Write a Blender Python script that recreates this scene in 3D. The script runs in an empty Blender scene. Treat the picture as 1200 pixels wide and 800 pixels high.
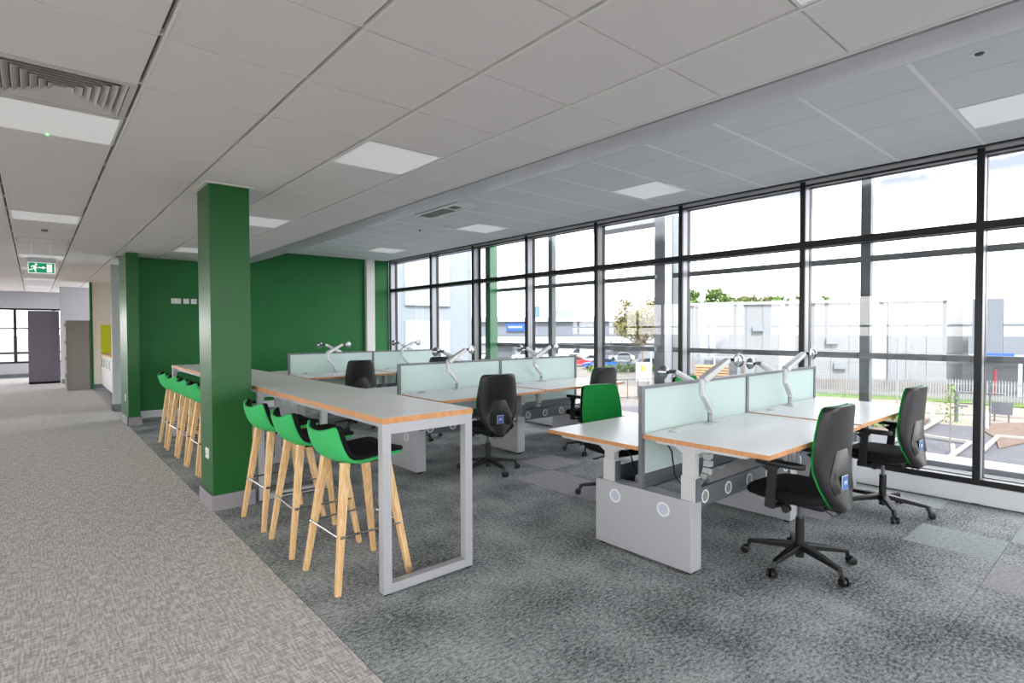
import bpy, bmesh, math, random
from mathutils import Vector, Matrix
random.seed(7)
PI = math.pi
R = math.radians
scene = bpy.context.scene
COL = scene.collection

# ------------------------------------------------------------------ camera
yaw, pitch, roll = R(40.719), R(1.325), R(-0.177)
fw = Vector((math.sin(yaw) * math.cos(pitch), math.cos(yaw) * math.cos(pitch), -math.sin(pitch)))
r0 = Vector((math.cos(yaw), -math.sin(yaw), 0.0))
u0 = r0.cross(fw)
rt = r0 * math.cos(roll) + u0 * math.sin(roll)
up = -r0 * math.sin(roll) + u0 * math.cos(roll)
cam = bpy.data.cameras.new('camera')
cam.sensor_width = 36.0
cam.lens = 651.2 / 1200 * 36
cam.clip_start, cam.clip_end = 0.05, 2000
camo = bpy.data.objects.new('camera', cam)
COL.objects.link(camo)
camo.matrix_world = Matrix(((rt.x, up.x, -fw.x, 0), (rt.y, up.y, -fw.y, 0), (rt.z, up.z, -fw.z, 1.5), (0, 0, 0, 1)))
scene.camera = camo

# ------------------------------------------------------------------ exposure, sky, sun
scene.view_settings.view_transform = 'Standard'
scene.view_settings.look = 'None'
scene.view_settings.exposure = 1.85
scene.view_settings.gamma = 1.0
scene.view_settings.use_curve_mapping = False

w = bpy.data.worlds.new('sky')
scene.world = w
w.use_nodes = True
nt = w.node_tree
nt.nodes.clear()
out = nt.nodes.new('ShaderNodeOutputWorld')
bg = nt.nodes.new('ShaderNodeBackground')
tc = nt.nodes.new('ShaderNodeTexCoord')
sep = nt.nodes.new('ShaderNodeSeparateXYZ')
ramp = nt.nodes.new('ShaderNodeValToRGB')           # horizon white, pale blue above
ramp.color_ramp.elements[0].position = 0.10
ramp.color_ramp.elements[0].color = (1.0, 0.99, 0.98, 1)
ramp.color_ramp.elements[1].position = 0.21
ramp.color_ramp.elements[1].color = (0.115, 0.13, 0.155, 1)
cl = nt.nodes.new('ShaderNodeTexNoise')
cl.inputs['Scale'].default_value = 2.6
cl.inputs['Detail'].default_value = 7
cl.inputs['Roughness'].default_value = 0.6
mp = nt.nodes.new('ShaderNodeMapping')
mp.inputs['Scale'].default_value = (1, 1, 2.4)
cr = nt.nodes.new('ShaderNodeValToRGB')
cr.color_ramp.elements[0].position = 0.42
cr.color_ramp.elements[1].position = 0.58
mix = nt.nodes.new('ShaderNodeMix')
mix.data_type = 'RGBA'
mix.inputs['B'].default_value = (1.0, 1.0, 1.0, 1)
nt.links.new(tc.outputs['Generated'], sep.inputs[0])
nt.links.new(sep.outputs['Z'], ramp.inputs['Fac'])
nt.links.new(tc.outputs['Generated'], mp.inputs['Vector'])
nt.links.new(mp.outputs['Vector'], cl.inputs['Vector'])
nt.links.new(cl.outputs['Fac'], cr.inputs['Fac'])
nt.links.new(cr.outputs['Color'], mix.inputs['Factor'])
nt.links.new(ramp.outputs['Color'], mix.inputs['A'])
nt.links.new(mix.outputs['Result'], bg.inputs['Color'])
bg.inputs['Strength'].default_value = 2.6
nt.links.new(bg.outputs[0], out.inputs[0])

sun = bpy.data.lights.new('sun', 'SUN')
sun.energy = 4.0
sun.angle = R(6)
suno = bpy.data.objects.new('sun', sun)
COL.objects.link(suno)
suno.rotation_euler = Vector((0.55, 0.6, -1.0)).to_track_quat('-Z', 'Y').to_euler()
suno.location = (-4, -4, 12)

# ------------------------------------------------------------------ materials
def _new(name):
    m = bpy.data.materials.new(name)
    m.use_nodes = True
    n = m.node_tree
    b = n.nodes['Principled BSDF']
    return m, n, b

def lin(r, g, b):
    f = lambda c: ((c / 255 + 0.055) / 1.055) ** 2.4 if c > 10 else c / 255 / 12.92
    return (f(r), f(g), f(b), 1)

def mat(name, rgb, rough=0.5, metal=0.0, noise=0.0, scale=40, stretch=(1, 1, 1), bump=0.0, spec=0.5, coat=0.0):
    """plain or lightly grained procedural material; rgb in sRGB 0..255"""
    m, n, b = _new(name)
    c = lin(*rgb)
    b.inputs['Roughness'].default_value = rough
    b.inputs['Metallic'].default_value = metal
    b.inputs['Specular IOR Level'].default_value = spec
    b.inputs['Coat Weight'].default_value = coat
    b.inputs['Base Color'].default_value = c
    if noise or bump:
        t = n.nodes.new('ShaderNodeTexCoord')
        mpn = n.nodes.new('ShaderNodeMapping')
        mpn.inputs['Scale'].default_value = stretch
        tx = n.nodes.new('ShaderNodeTexNoise')
        tx.inputs['Scale'].default_value = scale
        tx.inputs['Detail'].default_value = 4
        n.links.new(t.outputs['Object'], mpn.inputs[0])
        n.links.new(mpn.outputs[0], tx.inputs['Vector'])
        if noise:
            rp = n.nodes.new('ShaderNodeValToRGB')
            rp.color_ramp.elements[0].position = 0.3
            rp.color_ramp.elements[1].position = 0.7
            rp.color_ramp.elements[0].color = tuple(x * (1 - noise) for x in c[:3]) + (1,)
            rp.color_ramp.elements[1].color = tuple(min(1, x * (1 + noise)) for x in c[:3]) + (1,)
            n.links.new(tx.outputs['Fac'], rp.inputs[0])
            n.links.new(rp.outputs[0], b.inputs['Base Color'])
        if bump:
            bn = n.nodes.new('ShaderNodeBump')
            bn.inputs['Strength'].default_value = bump
            bn.inputs['Distance'].default_value = 0.002
            n.links.new(tx.outputs['Fac'], bn.inputs['Height'])
            n.links.new(bn.outputs[0], b.inputs['Normal'])
    return m

def two_noise(name, dark, light, s1, st1, s2, st2, lo=0.4, hi=0.6, rough=0.95, big=0.0):
    """woven or mottled carpet: two stretched noises combined between a dark and a light yarn"""
    m, n, b = _new(name)
    b.inputs['Roughness'].default_value = rough
    b.inputs['Specular IOR Level'].default_value = 0.15
    t = n.nodes.new('ShaderNodeTexCoord')
    outs = []
    for s, st in ((s1, st1), (s2, st2)):
        q = n.nodes.new('ShaderNodeMapping')
        q.inputs['Scale'].default_value = st
        x = n.nodes.new('ShaderNodeTexNoise')
        x.inputs['Scale'].default_value = s
        x.inputs['Detail'].default_value = 3
        n.links.new(t.outputs['Object'], q.inputs[0])
        n.links.new(q.outputs[0], x.inputs['Vector'])
        outs.append(x.outputs['Fac'])
    a = n.nodes.new('ShaderNodeMath')
    a.operation = 'ADD'
    n.links.new(outs[0], a.inputs[0]); n.links.new(outs[1], a.inputs[1])
    h = n.nodes.new('ShaderNodeMath')
    h.operation = 'MULTIPLY'
    h.inputs[1].default_value = 0.5
    n.links.new(a.outputs[0], h.inputs[0])
    last = h.outputs[0]
    if big:
        x = n.nodes.new('ShaderNodeTexNoise')
        x.inputs['Scale'].default_value = 2.2
        x.inputs['Detail'].default_value = 2
        n.links.new(t.outputs['Object'], x.inputs['Vector'])
        ma = n.nodes.new('ShaderNodeMath')
        ma.operation = 'MULTIPLY_ADD'
        ma.inputs[1].default_value = big
        n.links.new(x.outputs['Fac'], ma.inputs[0])
        n.links.new(last, ma.inputs[2])
        sb = n.nodes.new('ShaderNodeMath')
        sb.operation = 'SUBTRACT'
        sb.inputs[1].default_value = big * 0.5
        n.links.new(ma.outputs[0], sb.inputs[0])
        last = sb.outputs[0]
    rp = n.nodes.new('ShaderNodeValToRGB')
    rp.color_ramp.elements[0].position = lo
    rp.color_ramp.elements[1].position = hi
    rp.color_ramp.elements[0].color = lin(*dark)
    rp.color_ramp.elements[1].color = lin(*light)
    n.links.new(last, rp.inputs[0])
    n.links.new(rp.outputs[0], b.inputs['Base Color'])
    return m

def wood(name, a, c, scale=6):
    m, n, b = _new(name)
    b.inputs['Roughness'].default_value = 0.45
    t = n.nodes.new('ShaderNodeTexCoord')
    q = n.nodes.new('ShaderNodeMapping')
    q.inputs['Scale'].default_value = (9, 9, 0.7)
    x = n.nodes.new('ShaderNodeTexNoise')
    x.inputs['Scale'].default_value = scale
    x.inputs['Detail'].default_value = 6
    x.inputs['Distortion'].default_value = 0.6
    rp = n.nodes.new('ShaderNodeValToRGB')
    rp.color_ramp.elements[0].position = 0.35
    rp.color_ramp.elements[1].position = 0.68
    rp.color_ramp.elements[0].color = lin(*a)
    rp.color_ramp.elements[1].color = lin(*c)
    n.links.new(t.outputs['Object'], q.inputs[0])
    n.links.new(q.outputs[0], x.inputs['Vector'])
    n.links.new(x.outputs['Fac'], rp.inputs[0])
    n.links.new(rp.outputs[0], b.inputs['Base Color'])
    return m

def clear_glass(name, tint=(0.95, 0.95, 0.955), refl=1.0):
    m = bpy.data.materials.new(name)
    m.use_nodes = True
    n = m.node_tree
    n.nodes.clear()
    o = n.nodes.new('ShaderNodeOutputMaterial')
    tr = n.nodes.new('ShaderNodeBsdfTransparent')
    tr.inputs[0].default_value = tint + (1,)
    gl = n.nodes.new('ShaderNodeBsdfGlossy')
    gl.inputs['Roughness'].default_value = 0.0
    gl.inputs[0].default_value = (refl, refl, refl, 1)
    ge = n.nodes.new('ShaderNodeNewGeometry')
    dt = n.nodes.new('ShaderNodeVectorMath'); dt.operation = 'DOT_PRODUCT'
    n.links.new(ge.outputs['Normal'], dt.inputs[0]); n.links.new(ge.outputs['Incoming'], dt.inputs[1])
    ab = n.nodes.new('ShaderNodeMath'); ab.operation = 'ABSOLUTE'
    n.links.new(dt.outputs['Value'], ab.inputs[0])
    om = n.nodes.new('ShaderNodeMath'); om.operation = 'SUBTRACT'; om.inputs[0].default_value = 1.0
    n.links.new(ab.outputs[0], om.inputs[1])
    pw = n.nodes.new('ShaderNodeMath'); pw.operation = 'POWER'; pw.inputs[1].default_value = 5.0
    n.links.new(om.outputs[0], pw.inputs[0])
    fr = n.nodes.new('ShaderNodeMath'); fr.operation = 'MULTIPLY_ADD'
    fr.inputs[1].default_value = 0.96; fr.inputs[2].default_value = 0.04
    n.links.new(pw.outputs[0], fr.inputs[0])
    mx = n.nodes.new('ShaderNodeMixShader')
    n.links.new(fr.outputs[0], mx.inputs[0])
    n.links.new(tr.outputs[0], mx.inputs[1])
    n.links.new(gl.outputs[0], mx.inputs[2])
    n.links.new(mx.outputs[0], o.inputs[0])
    return m

def frosted(name, rgb):
    m = bpy.data.materials.new(name)
    m.use_nodes = True
    n = m.node_tree
    n.nodes.clear()
    o = n.nodes.new('ShaderNodeOutputMaterial')
    d = n.nodes.new('ShaderNodeBsdfDiffuse')
    d.inputs[0].default_value = lin(*rgb)
    tl = n.nodes.new('ShaderNodeBsdfTranslucent')
    tl.inputs[0].default_value = lin(*rgb)
    tr = n.nodes.new('ShaderNodeBsdfTransparent')
    tr.inputs[0].default_value = lin(*rgb)
    gl = n.nodes.new('ShaderNodeBsdfGlossy')
    gl.inputs['Roughness'].default_value = 0.25
    m1 = n.nodes.new('ShaderNodeMixShader'); m1.inputs[0].default_value = 0.5
    m2 = n.nodes.new('ShaderNodeMixShader'); m2.inputs[0].default_value = 0.06
    m3 = n.nodes.new('ShaderNodeMixShader'); m3.inputs[0].default_value = 0.04
    n.links.new(d.outputs[0], m1.inputs[1]); n.links.new(tl.outputs[0], m1.inputs[2])
    n.links.new(m1.outputs[0], m2.inputs[1]); n.links.new(tr.outputs[0], m2.inputs[2])
    n.links.new(m2.outputs[0], m3.inputs[1]); n.links.new(gl.outputs[0], m3.inputs[2])
    n.links.new(m3.outputs[0], o.inputs[0])
    return m

def emit(name, rgb, strength):
    m, n, b = _new(name)
    b.inputs['Base Color'].default_value = lin(*rgb)
    b.inputs['Emission Color'].default_value = lin(*rgb)
    b.inputs['Emission Strength'].default_value = strength
    b.inputs['Roughness'].default_value = 0.6
    return m

def ribbed(name, rgb, axis_scale=18.0):
    """profiled metal cladding: fine vertical ribs as bump and slight tone"""
    m, n, b = _new(name)
    b.inputs['Roughness'].default_value = 0.5
    t = n.nodes.new('ShaderNodeTexCoord')
    wv = n.nodes.new('ShaderNodeTexWave')
    wv.wave_type = 'BANDS'
    wv.bands_direction = 'Y'
    wv.inputs['Scale'].default_value = axis_scale
    wv.inputs['Distortion'].default_value = 0.0
    q = n.nodes.new('ShaderNodeMapping')
    q.inputs['Scale'].default_value = (0.01, 0.06, 0.01)
    n.links.new(t.outputs['Object'], q.inputs[0])
    n.links.new(q.outputs[0], wv.inputs['Vector'])
    x = n.nodes.new('ShaderNodeTexNoise')
    x.inputs['Scale'].default_value = 0.25
    n.links.new(t.outputs['Object'], x.inputs['Vector'])
    rp = n.nodes.new('ShaderNodeValToRGB')
    c = lin(*rgb)
    rp.color_ramp.elements[0].color = tuple(v * 0.82 for v in c[:3]) + (1,)
    rp.color_ramp.elements[1].color = c
    mxx = n.nodes.new('ShaderNodeMath')
    mxx.operation = 'MULTIPLY_ADD'
    mxx.inputs[1].default_value = 0.5
    n.links.new(wv.outputs['Fac'], mxx.inputs[0])
    n.links.new(x.outputs['Fac'], mxx.inputs[2])
    n.links.new(mxx.outputs[0], rp.inputs[0])
    n.links.new(rp.outputs[0], b.inputs['Base Color'])
    return m

M = dict(
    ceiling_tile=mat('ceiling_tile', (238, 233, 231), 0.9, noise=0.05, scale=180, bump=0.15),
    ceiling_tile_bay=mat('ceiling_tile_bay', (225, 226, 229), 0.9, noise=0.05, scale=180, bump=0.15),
    grid=mat('grid', (246, 244, 240), 0.5),
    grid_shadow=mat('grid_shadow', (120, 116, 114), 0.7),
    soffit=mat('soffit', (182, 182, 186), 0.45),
    white_paint=mat('white_paint', (226, 226, 224), 0.7),
    grey_paint=mat('grey_paint', (186, 186, 190), 0.7),
    cream_paint=mat('cream_paint', (232, 226, 214), 0.7),
    green_wall=mat('green_wall', (26, 106, 50), 0.5, noise=0.05, scale=3, spec=0.3),
    green_satin=mat('green_satin', (26, 94, 38), 0.34, noise=0.05, scale=3, spec=0.35),
    screen_frame=mat('screen_frame', (118, 121, 127), 0.4, metal=0.25),
    skirting_grey=mat('skirting_grey', (150, 144, 150), 0.5),
    skirting_white=mat('skirting_white', (222, 224, 228), 0.45),
    dark_alu=mat('dark_alu', (30, 31, 33), 0.4, metal=0.2),
    seal_grey=mat('seal_grey', (150, 154, 160), 0.35, metal=0.4),
    black_gap=mat('black_gap', (12, 12, 12), 0.9),
    outer_steel=mat('outer_steel', (120, 128, 131), 0.5, metal=0.1),
    silver=mat('silver', (184, 186, 190), 0.38, metal=0.25),
    silver_light=mat('silver_light', (204, 206, 208), 0.38, metal=0.2),
    tray_grey=mat('tray_grey', (96, 102, 108), 0.5, metal=0.1),
    ring=mat('ring', (232, 234, 238), 0.4),
    ring_in=mat('ring_in', (190, 198, 212), 0.5),
    worktop=mat('worktop', (242, 243, 246), 0.3, noise=0.03, scale=200),
    bar_top=mat('bar_top', (250, 250, 247), 0.3, noise=0.04, scale=220),
    edge=wood('edge', (204, 142, 90), (218, 158, 104), 4),
    oak=wood('oak', (214, 168, 112), (242, 208, 156), 6),
    black_plastic=mat('black_plastic', (26, 26, 28), 0.42),
    black_base=mat('black_base', (22, 22, 24), 0.4),
    black_fabric=mat('black_fabric', (24, 23, 26), 0.9, noise=0.2, scale=300, bump=0.25, spec=0.2),
    green_fabric=mat('green_fabric', (30, 150, 66), 0.9, noise=0.12, scale=260, bump=0.25, spec=0.2),
    stool_green=mat('stool_green', (66, 184, 104), 0.85, noise=0.08, scale=260, bump=0.2, spec=0.25),
    chrome=mat('chrome', (158, 159, 163), 0.2, metal=1.0),
    label_blue=mat('label_blue', (70, 112, 190), 0.35),
    label_white=mat('label_white', (228, 232, 238), 0.4),
    screen_glass=frosted('screen_glass', (238, 252, 249)),
    window_glass=clear_glass('window_glass'),
    solar_glass=clear_glass('solar_glass', (0.856, 0.857, 0.861)),   # two faces per pane: about 0.72 through the pane
    light_panel=emit('light_panel', (236, 236, 236), 0.08),
    white_plastic=mat('white_plastic', (232, 232, 230), 0.4),
    vent_white=mat('vent_white', (208, 204, 198), 0.5),
    mesh_grey=mat('mesh_grey', (140, 140, 134), 0.7),
    exit_green=emit('exit_green', (0, 158, 104), 0.10),
    exit_white=emit('exit_white', (255, 255, 255), 0.14),
    led_green=emit('led_green', (60, 255, 90), 3.0),
    lime=mat('lime', (200, 210, 30), 0.3),
    locker=mat('locker', (134, 130, 124), 0.55),
    cabinet_dark=mat('cabinet_dark', (98, 93, 104), 0.55),
    cable_white=mat('cable_white', (206, 210, 210), 0.5),
    carpet_light=two_noise('carpet_light', (176, 172, 170), (232, 227, 224), 22, (4.5, 0.6, 1), 22, (0.6, 4.5, 1), 0.43, 0.58),
    carpet_dark=two_noise('carpet_dark', (82, 87, 89), (198, 203, 204), 95, (2.0, 1, 1), 38, (1, 1.6, 1), 0.38, 0.64, big=0.34),
    carpet_mint=two_noise('carpet_mint', (156, 164, 163), (188, 196, 194), 90, (1, 1, 1), 40, (1, 1, 1), 0.4, 0.6),
    carpet_mauve=two_noise('carpet_mauve', (158, 156, 162), (192, 189, 195), 90, (1, 1, 1), 40, (1, 1, 1), 0.4, 0.6),
    asphalt=mat('asphalt', (67, 68, 74), 0.9, noise=0.15, scale=2),
    asphalt_light=mat('asphalt_light', (94, 91, 87), 0.9, noise=0.1, scale=1.5),
    road=mat('road', (114, 106, 97), 0.9, noise=0.1, scale=0.6),
    kerb=mat('kerb', (134, 131, 126), 0.8),
    soil=mat('soil', (87, 72, 62), 0.95, noise=0.3, scale=4),
    grass=mat('grass', (71, 95, 37), 0.95, noise=0.3, scale=3),
    cladding_white=ribbed('cladding_white', (120, 123, 126)),
    cladding_grey=ribbed('cladding_grey', (94, 100, 109), 14.0),
    plain_white=mat('plain_white', (141, 144, 148), 0.6),
    wing_white=mat('wing_white', (128, 135, 144), 0.6),
    wing_panel=mat('wing_panel', (148, 153, 158), 0.6),
    plain_grey=mat('plain_grey', (112, 118, 124), 0.6),
    plain_dark=mat('plain_dark', (70, 74, 80), 0.5),
    brick_base=mat('brick_base', (99, 92, 87), 0.9, noise=0.25, scale=0.8),
    sign_blue=mat('sign_blue', (24, 74, 176), 0.4),
    leaf_green=mat('leaf_green', (74, 101, 36), 0.8, noise=0.25, scale=2),
    leaf_yellow=mat('leaf_yellow', (106, 104, 54), 0.8, noise=0.25, scale=2),
    leaf_olive=mat('leaf_olive', (86, 86, 49), 0.8, noise=0.25, scale=2),
    bark=mat('bark', (112, 96, 80), 0.9),
    car_white=mat('car_white', (171, 173, 176), 0.25, coat=0.5),
    car_red=mat('car_red', (196, 40, 46), 0.25, coat=0.5),
    car_blue=mat('car_blue', (52, 92, 170), 0.25, coat=0.5),
    car_dark=mat('car_dark', (70, 76, 84), 0.25, coat=0.5),
    car_silver=mat('car_silver', (176, 180, 184), 0.25, coat=0.5),
    car_glass=mat('car_glass', (40, 46, 52), 0.1),
    tyre=mat('tyre', (28, 28, 28), 0.8),
    red_paint=mat('red_paint', (130, 34, 36), 0.5),
    yellow_paint=mat('yellow_paint', (236, 206, 60), 0.5),
    pallet=mat('pallet', (150, 118, 88), 0.8, noise=0.2, scale=1),
    palisade=mat('palisade', (120, 122, 126), 0.5, metal=0.2),
    fin_green=mat('fin_green', (70, 130, 94), 0.25),
    ledge_grey=mat('ledge_grey', (112, 118, 122), 0.6, noise=0.08, scale=3),
)

# ------------------------------------------------------------------ mesh helpers
class MB:
    """collects shapes into one bmesh; several materials allowed"""
    def __init__(self):
        self.bm = bmesh.new()
        self.mats = []
        self.mi = 0
    def use(self, m):
        if m not in self.mats:
            self.mats.append(m)
        self.mi = self.mats.index(m)
        return self
    def _quads(self, vs, faces, smooth=False):
        bv = [self.bm.verts.new(v) for v in vs]
        for f in faces:
            try:
                fc = self.bm.faces.new([bv[i] for i in f])
                fc.material_index = self.mi
                fc.smooth = smooth
            except ValueError:
                pass
        return bv
    def box(self, x0, x1, y0, y1, z0, z1, bev=0.0, T=None):
        vs = [Vector(p) for p in ((x0, y0, z0), (x1, y0, z0), (x1, y1, z0), (x0, y1, z0), (x0, y0, z1), (x1, y0, z1), (x1, y1, z1), (x0, y1, z1))]
        if T is not None:
            vs = [T @ v for v in vs]
        bv = self._quads(vs, [(3, 2, 1, 0), (4, 5, 6, 7), (0, 1, 5, 4), (1, 2, 6, 5), (2, 3, 7, 6), (3, 0, 4, 7)])
        if bev:
            es = list({e for v in bv for e in v.link_edges})
            r = bmesh.ops.bevel(self.bm, geom=es, offset=bev, segments=2, affect='EDGES', profile=0.6)
            for f in r['faces']:
                f.material_index = self.mi
        return self
    def bar(self, p, q, wx, wy=None, wx1=None, wy1=None, upv=(0, 0, 1), bev=0.0):
        """rectangular bar from p to q, optionally tapering"""
        p, q = Vector(p), Vector(q)
        wy = wx if wy is None else wy
        wx1 = wx if wx1 is None else wx1
        wy1 = wy if wy1 is None else wy1
        d = (q - p).normalized()
        u = Vector(upv)
        if abs(d.dot(u)) > 0.97:
            u = Vector((0, 1, 0))
        a = d.cross(u).normalized()
        b = a.cross(d).normalized()
        vs = []
        for c, hx, hy in ((p, wx / 2, wy / 2), (q, wx1 / 2, wy1 / 2)):
            for sx, sy in ((-1, -1), (1, -1), (1, 1), (-1, 1)):
                vs.append(c + a * sx * hx + b * sy * hy)
        bv = self._quads(vs, [(3, 2, 1, 0), (4, 5, 6, 7), (0, 1, 5, 4), (1, 2, 6, 5), (2, 3, 7, 6), (3, 0, 4, 7)])
        if bev:
            es = list({e for v in bv for e in v.link_edges})
            r = bmesh.ops.bevel(self.bm, geom=es, offset=bev, segments=2, affect='EDGES', profile=0.6)
            for f in r['faces']:
                f.material_index = self.mi
        return self
    def tube(self, pts, r, n=8, r1=None, closed=False, cap=True):
        pts = [Vector(p) for p in pts]
        N = len(pts)
        rings = []
        prev = None
        for i, p in enumerate(pts):
            if closed:
                d = (pts[(i + 1) % N] - pts[i - 1]).normalized()
            else:
                d = (pts[min(i + 1, N - 1)] - pts[max(i - 1, 0)]).normalized()
            if prev is None:
                u = Vector((0, 0, 1)) if abs(d.z) < 0.9 else Vector((1, 0, 0))
                a = d.cross(u).normalized()
            else:
                a = (prev - d * prev.dot(d)).normalized()
            prev = a
            b = d.cross(a)
            rr = r if r1 is None else r + (r1 - r) * i / (N - 1)
            rings.append([self.bm.verts.new(p + (a * math.cos(2 * PI * k / n) + b * math.sin(2 * PI * k / n)) * rr) for k in range(n)])
        for i in range(N if closed else N - 1):
            A, B = rings[i], rings[(i + 1) % N]
            for k in range(n):
                f = self.bm.faces.new((A[k], A[(k + 1) % n], B[(k + 1) % n], B[k]))
                f.smooth = n > 4
                f.material_index = self.mi
        if cap and not closed:
            for ring, rev in ((rings[0], True), (rings[-1], False)):
                f = self.bm.faces.new(list(reversed(ring)) if rev else ring)
                f.material_index = self.mi
        return self
    def rings(self, rings, cap=True, smooth=True, closed=True):
        """loft closed rings of equal vertex count"""
        V = [[self.bm.verts.new(v) for v in ring] for ring in rings]
        n = len(V[0])
        for A, B in zip(V, V[1:]):
            for k in range(n if closed else n - 1):
                f = self.bm.faces.new((A[k], A[(k + 1) % n], B[(k + 1) % n], B[k]))
                f.smooth = smooth
                f.material_index = self.mi
        if cap:
            f = self.bm.faces.new(list(reversed(V[0]))); f.material_index = self.mi; f.smooth = smooth
            f = self.bm.faces.new(V[-1]); f.material_index = self.mi; f.smooth = smooth
        return self
    def lathe(self, prof, c=(0, 0, 0), n=20, axis='Z'):
        c = Vector(c)
        rs = []
        for r, z in prof:
            ring = []
            for k in range(n):
                a = 2 * PI * k / n
                x, y = r * math.cos(a), r * math.sin(a)
                v = {'Z': Vector((x, y, z)), 'X': Vector((z, x, y)), 'Y': Vector((y, z, x))}[axis]
                ring.append(c + v)
            rs.append(ring)
        return self.rings(rs)
    def ring(self, c, r0, r1, t, axis='X', n=20):
        """flat annulus standing proud by t along axis"""
        return self.lathe([(r0, 0), (r1, 0), (r1, t), (r0, t), (r0, 0)], c, n, axis) if False else self._annulus(c, r0, r1, t, axis, n)
    def _annulus(self, c, r0, r1, t, axis, n):
        c = Vector(c)
        V = []
        for r, z in ((r0, 0), (r1, 0), (r1, t), (r0, t)):
            ring = []
            for k in range(n):
                a = 2 * PI * k / n
                x, y = r * math.cos(a), r * math.sin(a)
                v = {'Z': Vector((x, y, z)), 'X': Vector((z, x, y)), 'Y': Vector((y, z, x))}[axis]
                ring.append(self.bm.verts.new(c + v))
            V.append(ring)
        for i in range(4):
            A, B = V[i], V[(i + 1) % 4]
            for k in range(n):
                f = self.bm.faces.new((A[k], A[(k + 1) % n], B[(k + 1) % n], B[k]))
                f.material_index = self.mi
        return self
    def poly(self, pts, d):
        """prism: polygon pts extruded by vector d"""
        pts = [Vector(p) for p in pts]
        d = Vector(d)
        n = len(pts)
        self._quads(pts + [p + d for p in pts], [tuple(reversed(range(n))), tuple(range(n, 2 * n))] + [(i, (i + 1) % n, n + (i + 1) % n, n + i) for i in range(n)])
        return self
    def build(self, name, m=None, parent=None, loc=(0, 0, 0), rotz=0.0, sharp=40, subsurf=0):
        bmesh.ops.recalc_face_normals(self.bm, faces=self.bm.faces)
        me = bpy.data.meshes.new(name)
        self.bm.to_mesh(me)
        self.bm.free()
        mats = self.mats or [m]
        if m is not None and not self.mats:
            mats = [m]
        for x in mats:
            me.materials.append(x)
        if any(p.use_smooth for p in me.polygons) and not subsurf:
            me.set_sharp_from_angle(angle=R(sharp))
        o = bpy.data.objects.new(name, me)
        COL.objects.link(o)
        o.location = loc
        o.rotation_euler = (0, 0, rotz)
        if parent is not None:
            o.parent = parent
        if subsurf:
            s = o.modifiers.new('smooth', 'SUBSURF')
            s.levels = subsurf
            s.render_levels = subsurf
        return o

def thing(name, label, cat, loc=(0, 0, 0), rotz=0.0, group=None):
    o = bpy.data.objects.new(name, None)
    o.empty_display_size = 0.1
    COL.objects.link(o)
    o.location = loc
    o.rotation_euler = (0, 0, rotz)
    tag(o, label, cat, group)
    return o

def tag(o, label, cat, group=None):
    o['label'] = label
    o['category'] = cat
    if group:
        o['group'] = group
    return o

def struct(o, label=None):
    o['kind'] = 'structure'
    if label:
        o['label'] = label
    return o

def sroot(name, label=None):
    o = bpy.data.objects.new(name, None)
    COL.objects.link(o)
    return struct(o, label)

def stuff(o):
    o['kind'] = 'stuff'
    return o

def dup(root, loc, rotz, label, group=None):
    r = root.copy()
    COL.objects.link(r)
    r.location = loc
    r.rotation_euler = (0, 0, rotz)
    r['label'] = label
    if group:
        r['group'] = group
    for ch in list(root.children):
        c = ch.copy()
        COL.objects.link(c)
        c.parent = r
        for g in list(ch.children):
            d = g.copy()
            COL.objects.link(d)
            d.parent = c
    return r

def share(o, loc, parent=None, name=None):
    """another piece sharing the mesh of o"""
    c = bpy.data.objects.new(name or o.name.split('.')[0], o.data)
    COL.objects.link(c)
    c.location = loc
    c.parent = parent if parent is not None else o.parent
    return c

def superellipse(cx, cy, a, b, n=20, e=3.0):
    pts = []
    for k in range(n):
        t = 2 * PI * k / n
        ct, st = math.cos(t), math.sin(t)
        pts.append((cx + a * math.copysign(abs(ct) ** (2 / e), ct), cy + b * math.copysign(abs(st) ** (2 / e), st)))
    return pts

def text_mesh(body, size):
    cu = bpy.data.curves.new('lettering', 'FONT')
    cu.body = body
    cu.size = size
    cu.extrude = 0.0
    o = bpy.data.objects.new('lettering', cu)
    me = bpy.data.meshes.new_from_object(o)
    bpy.data.objects.remove(o)
    return me

# ------------------------------------------------------------------ room dimensions
ZL, ZR = 2.707, 3.0            # ceiling of the main floor plate and of the window bay
XE, XS, XW = 2.76, 3.80, 5.95  # edge of main ceiling, start and end of bay ceiling
XG = 6.02                      # inner face of the mullions
YF = 11.2                      # green wall
YB = 23.45                     # far end wall
XO = -6.5                      # opposite wall
YR = -4.5                      # rear wall behind the camera
PITCH = 0.6

# ------------------------------------------------------------------ floor
floor = sroot('floor')
MB().box(XO, 6.3, YR, YB, -0.35, -0.022).build('floor_slab', M['grey_paint'], floor)
MB().box(XO, 1.10, YR, YB, -0.021, 0.0).build('walkway_carpet', M['carpet_light'], floor)['label'] = 'pale grey woven carpet of the walkway'
T0 = 0.505
xs = [1.10, 1.11] + [1.11 + T0 * k for k in range(1, 10)] + [6.0]
xs = [1.103] + [1.11 + T0 * k for k in range(1, 10)] + [6.0]
ys = [0.145 + T0 * k for k in range(-2, 22)] + [YF]
special = {}
def sp(x, y, m):
    i = max(k for k in range(len(xs) - 1) if xs[k] <= x)
    j = max(k for k in range(len(ys) - 1) if ys[k] <= y)
    special[(i, j)] = m
for x, y in ((4.9, 0.9), (5.4, 0.4), (5.8, 1.4), (5.8, 1.9), (5.3, 2.0), (5.8, 2.5), (2.8, 9.0), (5.8, 3.6), (5.3, 4.0)):
    sp(x, y, M['carpet_mint'])
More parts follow.
